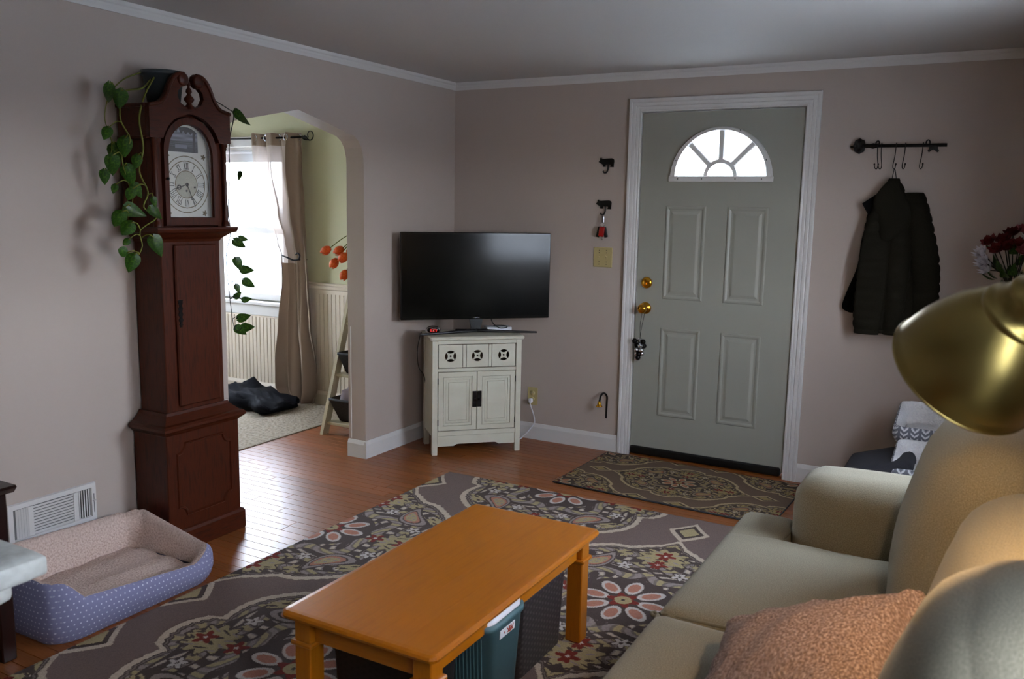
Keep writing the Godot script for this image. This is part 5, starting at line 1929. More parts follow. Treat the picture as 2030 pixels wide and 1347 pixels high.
# ==================================================================== quilted jacket
# closed limb or body: list of [centre, half width, half depth]
func loft(st: SurfaceTool, secs: Array, quilt: float, pitch: float, per := 6, n := 20) -> void:
	var rows: Array = []
	var m := secs.size()
	for i in (m - 1) * per + 1:
		var f := float(i) / per
		var k := mini(int(f), m - 2)
		var u := f - k
		var g := func(j: int) -> float:
			var a0: float = secs[maxi(k - 1, 0)][j]; var a1: float = secs[k][j]; var a2: float = secs[k + 1][j]; var a3: float = secs[mini(k + 2, m - 1)][j]
			return cubic_interpolate(a1, a2, a0, a3, u)
		var cx: float = g.call(0); var cy: float = g.call(1); var cz: float = g.call(2); var hw: float = g.call(3); var hd: float = g.call(4)
		var puff := quilt * (pow(absf(sin(PI * cy / pitch)), 0.5) - 0.6)
		var ring: Array = []
		for j in n:
			var a := TAU * j / n
			ring.append(Vector3(cx + (hw + puff) * cos(a) * (1.0 + 0.05 * sin(3.0 * a + cy * 11.0)), cy, maxf(0.004, cz + (hd + puff) * sin(a))))
		rows.append(ring)
	for i in rows.size() - 1:
		for j in n:
			var j2 := (j + 1) % n
			var ctr: Vector3 = (rows[i][0] + rows[i][n / 2]) * 0.5
			quad(st, rows[i][j], rows[i][j2], rows[i + 1][j2], rows[i + 1][j], (rows[i][j] + rows[i][j2]) * 0.5 - ctr)
	for e in [0, rows.size() - 1]:
		var c: Vector3 = (rows[e][0] + rows[e][n / 2]) * 0.5
		for j in n:
			tri(st, c, rows[e][j], rows[e][(j + 1) % n], Vector3.UP if e == 0 else Vector3.DOWN)

func build_jacket() -> void:
	var t := thing("jacket", "dark olive quilted puffer jacket hanging from the iron key rack", "jacket")
	var st := S(true)
	loft(st, [[2.672, 1.668, 0.045, 0.022, 0.020], [2.672, 1.60, 0.05, 0.060, 0.035], [2.672, 1.52, 0.06, 0.098, 0.05], [2.668, 1.40, 0.065, 0.118, 0.058], [2.672, 1.25, 0.068, 0.130, 0.062], [2.680, 1.10, 0.068, 0.140, 0.062], [2.682, 0.98, 0.066, 0.142, 0.058], [2.684, 0.900, 0.062, 0.136, 0.050], [2.684, 0.882, 0.06, 0.120, 0.040]], 0.008, 0.050, 14, 28)
	obj("body", st, M.jacket, t)
	# open front: the left front panel hangs over, with a dark gap beside it
	st = S(true)
	loft(st, [[2.635, 1.52, 0.095, 0.045, 0.03], [2.622, 1.40, 0.108, 0.066, 0.034], [2.612, 1.25, 0.115, 0.072, 0.036], [2.610, 1.08, 0.115, 0.070, 0.034], [2.606, 0.94, 0.110, 0.066, 0.030], [2.604, 0.874, 0.105, 0.056, 0.022]], 0.008, 0.050, 14, 20)
	obj("front_panel", st, M.jacket, t)
	st = S(true)
	loft(st, [[2.724, 1.50, 0.098, 0.040, 0.03], [2.728, 1.36, 0.110, 0.050, 0.034], [2.732, 1.18, 0.116, 0.050, 0.036], [2.728, 1.02, 0.114, 0.048, 0.034], [2.724, 0.90, 0.105, 0.046, 0.026], [2.722, 0.878, 0.10, 0.036, 0.018]], 0.008, 0.050, 14, 20)
	obj("front_panel", st, M.jacket, t)
	st = S(true)
	loft(st, [[2.775, 1.598, 0.05, 0.040, 0.03], [2.782, 1.53, 0.06, 0.062, 0.045], [2.806, 1.40, 0.066, 0.072, 0.055], [2.840, 1.25, 0.07, 0.070, 0.056], [2.862, 1.10, 0.07, 0.064, 0.054], [2.864, 0.98, 0.07, 0.062, 0.05], [2.860, 0.905, 0.066, 0.054, 0.042]], 0.007, 0.050, 14, 20)
	obj("sleeve", st, M.jacket, t)
	st = S(true)
	loft(st, [[2.605, 1.51, 0.03, 0.03, 0.02], [2.572, 1.36, 0.032, 0.035, 0.024], [2.560, 1.22, 0.034, 0.034, 0.026], [2.528, 1.08, 0.034, 0.042, 0.026], [2.508, 0.998, 0.032, 0.040, 0.022], [2.522, 0.972, 0.03, 0.020, 0.014]], 0.0, 0.05, 6, 16)
	obj("sleeve", st, M.jacket_black, t)
	# hood folded down the front, and its dark lining at the shoulder
	st = S(true)
	loft(st, [[2.674, 1.664, 0.07, 0.020, 0.016], [2.664, 1.61, 0.085, 0.050, 0.026], [2.672, 1.55, 0.10, 0.082, 0.034], [2.690, 1.48, 0.118, 0.080, 0.036], [2.690, 1.42, 0.128, 0.070, 0.032], [2.668, 1.375, 0.132, 0.042, 0.022], [2.655, 1.355, 0.13, 0.018, 0.010]], 0.0, 0.05, 8, 24)
	obj("hood", st, M.jacket, t)
	st = S()
	extr(st, PackedVector2Array([Vector2(2.532, 1.540), Vector2(2.60, 1.590), Vector2(2.632, 1.560), Vector2(2.615, 1.46), Vector2(2.568, 1.478)]), 0.05, 0.078)
	obj("collar_flap", st, M.jacket_black, t)
	st = S(true)
	tube(st, curve([Vector3(2.660, 1.655, 0.045), Vector3(2.664, 1.69, 0.048), Vector3(2.668, 1.716, 0.040), Vector3(2.676, 1.69, 0.048), Vector3(2.682, 1.655, 0.045)], 5), 0.0022, 6)
	obj("hanging_loop", st, M.black, t)

# ==================================================================== brass lamp
func build_lamp() -> void:
	var t := thing("floor_lamp", "antique brass lamp with a bell-shaped shade reaching over the sofa", "lamp", Vector3(3.42, 0, 4.30))
	var cam := Basis.from_euler(Vector3(deg_to_rad(-8.663), deg_to_rad(28.988), deg_to_rad(1.083)))
	var axis := (cam * Vector3(0.21, 0.614, 0.76)).normalized()      # from the rim to the cap
	var rim_c := Vector3(3.131, 1.258, 3.434) - t.position
	var B := basis_to(axis)
	var T := Transform3D(B, rim_c)
	var R := 0.109
	var outer := [Vector2(R + 0.001, -0.003), Vector2(R + 0.002, 0.0), Vector2(R, 0.004), Vector2(R * 0.985, 0.016), Vector2(R * 0.95, 0.036), Vector2(R * 0.885, 0.060), Vector2(R * 0.78, 0.088), Vector2(R * 0.64, 0.113), Vector2(R * 0.50, 0.130), Vector2(R * 0.40, 0.140)]
	var st := S(true)
	lathe(st, outer, 64, T)
	var inn: Array = []
	for v in outer:
		inn.append(Vector2(v.x - 0.002, v.y - 0.0015))
	inn.reverse()
	lathe(st, inn, 64, T)
	var shade := obj("lamp_shade", st, M.lampbrass, t)
	st = S(true)
	var rb: Array = []
	for k in 65:
		rb.append(T * Vector3(cos(TAU * k / 64.0) * (R + 0.001), -0.002, sin(TAU * k / 64.0) * (R + 0.001)))
	tube(st, rb, 0.0024, 8, -1, false)
	obj("rim_bead", st, M.lampbrass, shade)
	st = S(true)
	lathe(st, [Vector2(R * 0.52, 0.128), Vector2(R * 0.53, 0.133), Vector2(R * 0.50, 0.139), Vector2(R * 0.43, 0.142), Vector2(R * 0.42, 0.150), Vector2(R * 0.36, 0.160), Vector2(R * 0.37, 0.166), Vector2(R * 0.36, 0.172), Vector2(R * 0.26, 0.176), Vector2(R * 0.25, 0.184), Vector2(R * 0.27, 0.189), Vector2(R * 0.24, 0.195), Vector2(R * 0.12, 0.200), Vector2(0.0, 0.202)], 48, T)
	obj("shade_cap", st, M.lampbrass, t)
	# switch key on the socket
	st = S(true)
	rbox(st, T * Vector3(-0.036, 0.205, -0.020), Vector3(0.004, 0.013, 0.009), 0.0038, 8, B * Basis(Vector3(0, 0, 1), 0.5))
	obj("switch_key", st, M.lampbrass, t)
	st = S(true)
	tube(st, [T * Vector3(0, 0.195, 0), T * Vector3(0, 0.25, 0), T * Vector3(0.02, 0.30, 0.02), Vector3(0.0, 1.52, -0.34), Vector3(0, 1.50, -0.10), Vector3(0, 1.44, 0.0)], 0.010, 12)
	obj("arm", st, M.lampbrass, t)
	st = S(true)
	tube(st, [Vector3(0, 0.02, 0), Vector3(0, 1.45, 0)], 0.012, 12)
	obj("pole", st, M.lampbrass, t)
	st = S(true)
	lathe(st, [Vector2(0.0, 0.0), Vector2(0.075, 0.0), Vector2(0.075, 0.010), Vector2(0.06, 0.02), Vector2(0.018, 0.030), Vector2(0.0, 0.032)], 28)
	obj("base", st, M.lampbrass, t)
	# bulb and its light
	var glow := mat(Color(1, 0.9, 0.75), 0.5)
	glow.emission_enabled = true
	glow.emission = Color(1.0, 0.72, 0.42)
	glow.emission_energy_multiplier = 3.0
	st = S(true)
	lathe(st, [Vector2(0.0, 0.030), Vector2(0.016, 0.034), Vector2(0.026, 0.048), Vector2(0.028, 0.062), Vector2(0.022, 0.080), Vector2(0.013, 0.098), Vector2(0.013, 0.128)], 20, T)
	obj("bulb", st, glow, t)
	var l := OmniLight3D.new()
	l.name = "bulb_light"
	l.light_color = Color(1.0, 0.85, 0.68)
	l.light_energy = 0.24
	l.light_size = 0.026
	l.omni_range = 9.0
	l.omni_attenuation = 2.0
	l.shadow_enabled = true
	l.position = T * Vector3(0, 0.058, 0)
	t.add_child(l)

# ==================================================================== corner behind the sofa arm
func ellipse_petal(len: float, wid: float, curl: float) -> ArrayMesh:
	var st := S(true)
	grid(st, 4, 4, func(u: float, v: float) -> Vector3:
		var x := (u - 0.5) * 2.0 * wid * sin(PI * clampf(v * 0.93 + 0.05, 0, 1))
		return Vector3(x, v * len, curl * v * v * len + 0.3 * x * x / maxf(wid, 0.001)))
	return mesh_of(st)

func build_corner() -> void:
	var st: SurfaceTool
	# low dark hamper carrying two cat beds
	var hm := thing("storage_ottoman", "dark grey fabric ottoman behind the sofa arm under the cat beds", "ottoman", Vector3(2.87, 0.0, 0.62))
	st = S(true)
	rbox(st, Vector3(0, 0.150, 0.02), Vector3(0.26, 0.15, 0.20), 0.03, 8)
	obj("body", st, M.charcoal_cloth, hm)
	st = S(true)
	rbox(st, Vector3(-0.10, 0.335, 0.0), Vector3(0.155, 0.035, 0.20), 0.03, 8, Basis(Vector3(0, 0, 1), 0.32))
	obj("folded_lid", st, M.charcoal_cloth, hm)
	var names2 := ["white fleece-lined knit cat bed resting on the ottoman in front of the other", "white fleece-lined knit cat bed at the wall, raised behind the other one"]
	for k in 2:
		var t := thing("cat_bed", names2[k], "pet bed", Vector3(2.995 - 0.02 * k, 0.302 + 0.125 * k, 0.70 - 0.29 * k), -0.05)
		bed(t, 0.165, 0.135, 0.042, func(x: float, z: float) -> float: return 0.155 - 0.075 * smoothstep(-0.6, 0.8, z), M.knit, M.white_fleece, 0.045, 11 + k, 0.02, 0.25)
	st = S(true)
	rbox(st, Vector3(3.0, 0.212, 0.215), Vector3(0.17, 0.212, 0.17), 0.02, 6)
	var bxn := obj("storage_box", st, M.charcoal_cloth)
	tag(bxn, "dark grey storage box against the wall under the rear cat bed", "box")
	# plant stand with flowers
	var ps := thing("flower_stand", "slim dark wooden stand in the corner carrying the vase of flowers", "stand", Vector3(3.30, 0, 0.22))
	st = S(true)
	lathe(st, [Vector2(0.0, 0.955), Vector2(0.12, 0.955), Vector2(0.125, 0.965), Vector2(0.12, 0.975), Vector2(0.0, 0.975)], 28)
	obj("top", st, M.dark_wood, ps)
	for k in 3:
		var a := TAU * k / 3.0 + 0.4
		st = S(true)
		tube(st, [Vector3(cos(a) * 0.07, 0.955, sin(a) * 0.07), Vector3(cos(a) * 0.11, 0.0, sin(a) * 0.11)], 0.012, 8)
		obj("leg", st, M.dark_wood, ps)
	var fv := thing("flower_bouquet", "bouquet of dark red and white flowers in a dark vase by the wall", "flowers", Vector3(3.235, 0.976, 0.26))
	st = S(true)
	lathe(st, [Vector2(0.0, 0.0), Vector2(0.045, 0.0), Vector2(0.050, 0.04), Vector2(0.042, 0.10), Vector2(0.034, 0.15), Vector2(0.040, 0.185), Vector2(0.036, 0.185), Vector2(0.030, 0.15), Vector2(0.0, 0.14)], 24)
	obj("vase", st, M.vase, fv)
	var red := ellipse_petal(0.048, 0.019, 0.35)
	var whi := ellipse_petal(0.050, 0.008, 0.5)
	var fl := [[-0.105, 0.385, 0.02, 0], [-0.052, 0.395, 0.03, 0], [-0.02, 0.425, 0.0, 0], [-0.035, 0.365, 0.06, 0], [0.005, 0.375, 0.05, 0], [-0.07, 0.355, 0.07, 0], [-0.130, 0.335, 0.02, 1], [-0.118, 0.295, 0.045, 1], [-0.100, 0.265, 0.04, 1], [0.02, 0.44, -0.03, 2], [0.045, 0.40, 0.02, 1], [0.03, 0.35, 0.07, 2], [0.07, 0.42, 0.0, 0]]
	for f in fl:
		var c := Vector3(f[0], f[1], f[2])
		var dir := (c - Vector3(0.0, 0.20, 0)).normalized()
		dir = (dir + Vector3(-0.15, 0.1, 0.5)).normalized()
		st = S(true)
		tube(st, curve([Vector3(0.006 * signf(f[0]), 0.16, 0), Vector3(f[0] * 0.4, 0.25, f[2] * 0.4), c], 4), 0.0025, 6)
		var stem := obj("stem", st, M.stem_dark, fv)
		var B := basis_to(dir)
		var kind: int = f[3]
		var layers := 3 if kind != 1 else 3
		for ly in layers:
			var n := 7 if kind != 1 else 12
			for k in n:
				var a := TAU * (k + 0.5 * ly) / n
				var tilt := 1.25 - 0.38 * ly
				var pb := B * Basis(Vector3.UP, a) * Basis(Vector3(1, 0, 0), -tilt)
				inst("petal", red if kind != 1 else whi, [M.red_petal, M.white_petal, M.pink_petal][kind], stem, Transform3D(pb.scaled(Vector3.ONE * (1.0 - 0.16 * ly)), c))
	var lf := leaf_mesh(0.075, 0.020, 0.2)
	var r := RandomNumberGenerator.new()
	r.seed = 31
	for k in 22:
		var a := r.randf() * TAU
		var y := r.randf_range(0.19, 0.35)
		var p := Vector3(cos(a) * r.randf_range(0.02, 0.08) - 0.015, y, sin(a) * r.randf_range(0.02, 0.07))
		var dir := Vector3(cos(a), r.randf_range(-0.2, 0.9), sin(a))
		inst("leaf", lf, M.leaf, fv, Transform3D(basis_to(dir), p))

func leaf_mesh(len: float, wid: float, bend: float, heart := 0.0) -> ArrayMesh:
	var st := S(true)
	grid(st, 4, 7, func(u: float, v: float) -> Vector3:
		var wprof := pow(sin(PI * pow(clampf(v, 0.001, 0.999), 0.62)), 0.85)
		var x := (u - 0.5) * 2.0 * wid * wprof
		var y := v * len - heart * len * absf(u - 0.5) * 2.0 * (1.0 - v) * 0.35
		return Vector3(x, y, -bend * len * v * v + absf(x) * 0.35))
	return mesh_of(st)

# ==================================================================== dining room seen through the arch
func build_dining() -> void:
	var st: SurfaceTool
	st = S()
	lbox(st, Vector3(-2.9, 0.0, 0.05), Vector3(-0.735, 0.008, 2.9), 0.003)
	var rg := obj("dining_rug", st, M.dining_rug)
	tag(rg, "mottled grey-beige rug on the dining room floor", "rug")
	# rod with scroll finial
	var rod := thing("curtain_rod", "black iron curtain rod with a scroll end above the dining window", "curtain rod", Vector3(0, 1.955, 0.075))
	st = S(true)
	tube(st, [Vector3(-2.75, 0, 0), Vector3(-1.235, 0, 0)], 0.007, 10)
	obj("rod", st, M.iron, rod)
	for x in [-2.62, -1.255]:
		st = S(true)
		tube(st, [Vector3(x, 0, 0), Vector3(x, -0.012, -0.03), Vector3(x, -0.012, -0.074)], 0.006, 8)
		obj("bracket", st, M.iron, rod)
	st = S(true)
	lathe(st, [Vector2(0.0, 0), Vector2(0.012, 0.004), Vector2(0.008, 0.014), Vector2(0.014, 0.022), Vector2(0.008, 0.032), Vector2(0.005, 0.04)], 12, Transform3D(Basis(Vector3(0, 0, 1), -PI / 2), Vector3(-1.245, 0, 0)))
	obj("collar", st, M.iron, rod)
	st = S(true)
	var sc: Array = []
	for k in 26:
		var a := -PI * 0.9 + k / 25.0 * TAU * 1.05
		var rr := 0.034 - 0.012 * k / 25.0
		sc.append(Vector3(-1.172 + cos(a) * rr, 0.012 + sin(a) * rr * 1.1, 0))
	sc.push_front(Vector3(-1.225, 0, 0))
	tube(st, sc, 0.0045, 8, 0.0035)
	obj("scroll", st, M.iron, rod)
	# curtain panels: x edges and fold depth by height
	curtain("sheer beige curtain panel tied back at the right of the dining window", [[1.988, -1.73, -1.245, 0.020], [1.75, -1.712, -1.245, 0.026], [1.42, -1.60, -1.235, 0.030], [1.20, -1.50, -1.23, 0.028], [1.10, -1.466, -1.225, 0.022], [0.92, -1.455, -1.215, 0.032], [0.60, -1.49, -1.20, 0.036], [0.30, -1.518, -1.15, 0.042], [0.12, -1.52, -1.14, 0.045], [0.012, -1.43, -1.185, 0.05]], 0.0)
	curtain("sheer beige curtain panel at the left of the dining window beside the clock", [[1.985, -2.62, -2.07, 0.022], [1.80, -2.62, -2.09, 0.026], [1.50, -2.63, -2.17, 0.028], [1.09, -2.63, -2.42, 0.02], [0.60, -2.66, -2.40, 0.034], [0.012, -2.70, -2.36, 0.04]], 1.0)
	var hb := thing("curtain_holdback", "black iron scroll holdback gripping the tied curtain", "holdback", Vector3(-1.285, 1.10, 0.115))
	st = S(true)
	tube(st, curve([Vector3(-0.135, 0.010, 0.012), Vector3(-0.10, 0.004, 0.026), Vector3(-0.06, -0.006, 0.026), Vector3(-0.01, -0.022, 0.018), Vector3(0.030, -0.012, 0.012), Vector3(0.040, 0.014, 0.010), Vector3(0.020, 0.030, 0.010), Vector3(0.004, 0.018, 0.010)], 6), 0.006, 8)
	obj("arm", st, M.iron, hb)
	st = S(true)
	tube(st, [Vector3(0.0, -0.02, 0.014), Vector3(0.01, -0.02, -0.098)], 0.005, 8)
	obj("post", st, M.iron, hb)
	# coat thrown on the floor
	var nz := FastNoiseLite.new()
	nz.seed = 12
	nz.frequency = 3.2
	var ct := thing("crumpled_coat", "black shiny coat lying crumpled on the floor under the dining window", "coat", Vector3(-1.63, 0.010, 0.34))
	st = S(true)
	rbox(st, Vector3(0, 0.072, 0), Vector3(0.46, 0.075, 0.18), 0.07, 26, Basis(Vector3.UP, -0.08), func(q: Vector3, p: Vector3) -> Vector3:
		var o := q
		if p.y > -0.5:
			var h := clampf(1.0 - 0.55 * absf(p.x - 0.0), 0.3, 1.0)
			o.y = -0.074 + (q.y + 0.074) * h * (0.95 + 0.45 * nz.get_noise_2d(q.x * 1.5, q.z * 2.0)) + 0.008 * absf(sin(q.x * 11.0 + 7.0 * q.z))
		o.x += 0.03 * nz.get_noise_2d(q.z * 5.0, 7.0) * p.x
		o.z *= 1.0 + 0.35 * nz.get_noise_2d(q.x * 2.0, 30.0)
		return o)
	obj("cloth", st, M.coat, ct)
	# leaning ladder shelf
	var ls := thing("ladder_shelf", "beige leaning ladder shelf just behind the arch jamb", "shelf", Vector3(-0.59, 0.0, 0.675))
	var wS := 0.42
	for s in [0, 1]:
		var x: float = s * wS
		st = S()
		extr(st, PackedVector2Array([Vector2(0.0, 0.0), Vector2(0.060, 0.0), Vector2(0.60, 1.70), Vector2(0.555, 1.70)]), x, x + 0.024, Transform3D(Basis(Vector3(0, 0, -1), Vector3(0, 1, 0), Vector3(1, 0, 0)), Vector3.ZERO))
		obj("rail", st, M.shelf, ls)
	for k in 4:
		var y: float = [0.072, 0.375, 0.705, 1.02][k]
		var z0: float = -0.02 - y * 0.318
		st = S()
		lbox(st, Vector3(0.024, y - 0.010, z0 - [0.44, 0.36, 0.28, 0.2][k]), Vector3(wS, y + 0.010, z0), 0.003)
		obj("shelf_board", st, M.shelf, ls)
	var b := thing("basket", "black tapered basket holding pale cloth on the ladder shelf's bottom board", "basket", Vector3(-0.385, 0.083, 0.505))
	tapered(b, "body", M.wicker, 0.165, 0.12, 0.115, 0.085, 0.155, 0.012)
	var cl := thing("folded_cloth", "crumpled lilac-grey cloth heaped in the bottom basket", "cloth", Vector3(-0.385, 0.12, 0.505))
	st = S(true)
	rbox(st, Vector3(0.0, 0.085, 0), Vector3(0.12, 0.11, 0.095), 0.07, 14, Basis(), func(q: Vector3, p: Vector3) -> Vector3:
		return q * (1.0 + 0.16 * nz.get_noise_3d(q.x * 7.0, q.y * 7.0, q.z * 7.0)))
	obj("cloth", st, mat(Color(0.52, 0.47, 0.48), 0.95), cl)
	b = thing("basket", "black tapered basket on the ladder shelf's second board", "basket", Vector3(-0.405, 0.386, 0.42))
	tapered(b, "body", M.wicker, 0.150, 0.11, 0.11, 0.085, 0.14, 0.012)
	# tulips on an upper board
	var tv := thing("tulip_vase", "vase of drooping orange tulips on the ladder shelf", "flowers", Vector3(-0.34, 1.031, 0.235))
	st = S(true)
	lathe(st, [Vector2(0.0, 0.0), Vector2(0.04, 0.0), Vector2(0.048, 0.05), Vector2(0.032, 0.13), Vector2(0.038, 0.16), Vector2(0.034, 0.16), Vector2(0.028, 0.13), Vector2(0.0, 0.12)], 20)
	obj("vase", st, M.white_plastic, tv)
	var petal := S(true)
	grid(petal, 4, 6, func(u: float, v: float) -> Vector3:
		var a := (u - 0.5) * 1.5
		var rr := 0.023 * sin(PI * (0.12 + 0.72 * v)) + 0.001
		return Vector3(sin(a) * rr * (1.25 - v * 0.5), v * 0.058, cos(a) * rr))
	var pm := mesh_of(petal)
	var heads := [[-0.345, 0.165, 0.265, -0.5], [-0.235, 0.168, 0.265, -0.5], [-0.285, 0.092, 0.265, -1.2], [-0.190, 0.130, 0.275, -0.6], [-0.205, 0.020, 0.265, -1.6], [-0.225, 0.125, 0.24, -0.8], [-0.10, 0.2, 0.1, 0.1], [-0.175, 0.165, 0.20, -0.3]]
	for h in heads:
		var c := Vector3(h[0], h[1], h[2] - 0.05)
		st = S(true)
		tube(st, curve([Vector3(-0.005, 0.12, 0), Vector3(-0.05, 0.25, 0.02), Vector3(h[0] * 0.6, 0.22 + h[1] * 0.3, h[2] * 0.5), c], 5), 0.003, 6)
		var stem := obj("stem", st, M.stem, tv)
		var dir := Vector3(-0.8, h[3], 0.35)
		for k in 6:
			inst("petal", pm, M.tulip, stem, Transform3D((basis_to(dir) * Basis(Vector3.UP, TAU * k / 6.0)).scaled(Vector3.ONE * (1.25 if k % 2 == 0 else 1.12)), c - dir.normalized() * 0.01))
	var lf := leaf_mesh(0.24, 0.018, 0.35)
	for k in 7:
		var a: float = [3.3, 2.9, 3.6, 2.4, 3.1, 4.1, 1.0][k]
		var up: float = [0.55, 0.9, 0.3, 1.0, 0.15, 0.7, 1.0][k]
		inst("leaf", lf, M.leaf, tv, Transform3D(basis_to(Vector3(cos(a), up, sin(a) * -0.6 + 0.3)), Vector3(-0.10 + 0.012 * k, 0.16, 0.02)))

	var lf2 := leaf_mesh(0.30, 0.02, 0.12)
	for d in [Vector3(-0.19, 0.15, 0.21), Vector3(-0.20, 0.09, 0.22), Vector3(-0.15, 0.21, 0.17), Vector3(-0.10, 0.16, 0.22)]:
		inst("leaf", lf2, M.leaf, tv, Transform3D(basis_to(d, Vector3(0.4, 0.5, 0.8)), Vector3(0.0, 0.13, 0.0)))

func curtain(label: String, rows: Array, side: float) -> void:
	var t := thing("curtain", label, "curtain", Vector3.ZERO, 0.0, "dining window curtains")
	var ev := func(y: float) -> Array:
		for k in rows.size() - 1:
			if y <= rows[k][0] and y >= rows[k + 1][0]:
				var u: float = smoothstep(rows[k][0], rows[k + 1][0], y)
				return [lerpf(rows[k][1], rows[k + 1][1], u), lerpf(rows[k][2], rows[k + 1][2], u), lerpf(rows[k][3], rows[k + 1][3], u)]
		return [rows[-1][1], rows[-1][2], rows[-1][3]]
	var f := func(u: float, v: float) -> Vector3:
		var y: float = lerpf(rows[0][0], rows[-1][0], v)
		var e: Array = ev.call(y)
		var ph := u * TAU * 3.0 + 0.4
		var w: float = e[1] - e[0]
		return Vector3(lerpf(e[0], e[1], u) + 0.016 * w * sin(ph * 2.0), y + 0.004 * sin(ph), 0.078 + e[2] * sin(ph) * (1.0 + 0.2 * sin(v * 9.0)) + 0.012 * sin(ph * 2.3 + v * 5.0))
	# heading band, sheer single layer toward the window, gathered folds toward the wall
	var st := S(true)
	grid(st, 48, 2, func(u: float, v: float) -> Vector3: return f.call(u, v * 0.045) + Vector3(0, 0, 0.0))
	var hd := obj("heading", st, M.linen, t)
	var cut := 0.66 if side == 0.0 else 0.0
	st = S(true)
	if side == 0.0:
		grid(st, 40, 60, func(u: float, v: float) -> Vector3: return f.call(u * cut, 0.045 + v * 0.43))
		obj("sheer_fold", st, M.sheer, t)
		st = S(true)
		grid(st, 36, 60, func(u: float, v: float) -> Vector3: return f.call(lerpf(cut, 1.0, u), 0.045 + v * 0.43))
		obj("gathered_fold", st, M.linen, t)
		st = S(true)
		grid(st, 64, 70, func(u: float, v: float) -> Vector3: return f.call(u, 0.475 + v * 0.525))
		obj("skirt", st, M.linen, t)
	else:
		grid(st, 50, 80, func(u: float, v: float) -> Vector3: return f.call(u, 0.045 + v * 0.955))
		obj("sheer_fold", st, M.sheer, t)
	for k in 5:
		var u := (0.08 + 0.21 * k)
		var p: Vector3 = f.call(u, 0.016)
		st = S(true)
		var ring: Array = []
		for j in 17:
			var a := TAU * j / 16.0
			ring.append(Vector3(p.x + cos(a) * 0.019, 1.955 + sin(a) * 0.021, p.z))
		tube(st, ring, 0.0045, 6, -1, false)
		obj("grommet", st, M.silver, hd)

# ==================================================================== left foreground
func build_left_front() -> void:
	var st: SurfaceTool
	# dark wooden armchair, only a front post shows
	var c := thing("wooden_armchair", "dark wooden mission-style armchair by the wall register", "chair", Vector3(0.24, 0, 3.635))
	for sx in [-0.17, 0.22]:
		for sz in [-0.27, 0.27]:
			st = S()
			lbox(st, Vector3(sx - 0.024, 0, sz - 0.024), Vector3(sx + 0.024, 0.56 if sx > 0 else 0.86, sz + 0.024), 0.004)
			obj("leg", st, M.dark_wood, c)
	for sz in [-0.27, 0.27]:
		st = S()
		extr(st, PackedVector2Array([Vector2(-0.20, 0.560), Vector2(-0.20, 0.586), Vector2(0.262, 0.586), Vector2(0.268, 0.580), Vector2(0.250, 0.560)]), sz - 0.045, sz + 0.045)
		obj("arm_rest", st, M.dark_wood, c)
	for sz in [-0.27, 0.27]:
		st = S()
		lbox(st, Vector3(-0.17, 0.26, sz - 0.014), Vector3(0.22, 0.33, sz + 0.014), 0.003)
		obj("seat_rail", st, M.dark_wood, c)
	st = S(true)
	rbox(st, Vector3(0.03, 0.385, 0), Vector3(0.225, 0.05, 0.235), 0.04, 8)
	obj("seat_cushion", st, M.stripe, c)
	for k in 4:
		st = S()
		lbox(st, Vector3(-0.180, 0.48 + k * 0.095, -0.25), Vector3(-0.162, 0.53 + k * 0.095, 0.25), 0.003)
		obj("back_slat", st, M.dark_wood, c)
	# pale stepped-edge side table close to the camera, its tapered body in striped cloth
	var t := thing("side_table", "pale stone-topped side table with stepped edge and striped skirt", "table", Vector3(1.239, 0, 4.252))
	var tiers := [[0.350, 0.754, 0.800, 0.012], [0.308, 0.702, 0.756, 0.024], [0.262, 0.650, 0.704, 0.024]]
	var names2 := ["top", "moulding", "moulding"]
	for k in 3:
		st = S(true)
		var h: float = (tiers[k][2] - tiers[k][1]) * 0.5
		rbox(st, Vector3(0, (tiers[k][1] + tiers[k][2]) * 0.5, 0), Vector3(tiers[k][0], h, tiers[k][0]), minf(tiers[k][3], h * 0.95), 8)
		obj(names2[k], st, M.stone, t)
	tapered(t, "skirt", M.stripe, 0.255, 0.255, 0.12, 0.12, 0.652, 0.02)

# ==================================================================== trailing plant on the clock
func vine(parent: Node, ctrl: Array, leaves: Array, lm: Array, m: Material, r: float) -> void:
	var pts := curve(ctrl, 6)
	var st := S(true)
	tube(st, pts, r, 6, r * 0.5)
	var stem := obj("stem", st, m, parent)
	for l in leaves:
		# [position, tip direction, size variant, facing]
		var p: Vector3 = l[0]
		var best := 0
		for k in pts.size():
			if pts[k].distance_to(p) < pts[best].distance_to(p):
				best = k
		st = S(true)
		tube(st, curve([pts[best], (pts[best] + p) * 0.5 + Vector3(0.008, 0.012, 0), p], 3), r * 0.6, 5)
		obj("petiole", st, m, stem)
		inst("leaf", lm[l[2]], M.leaf, stem, Transform3D(basis_to(l[1], l[3]), p))

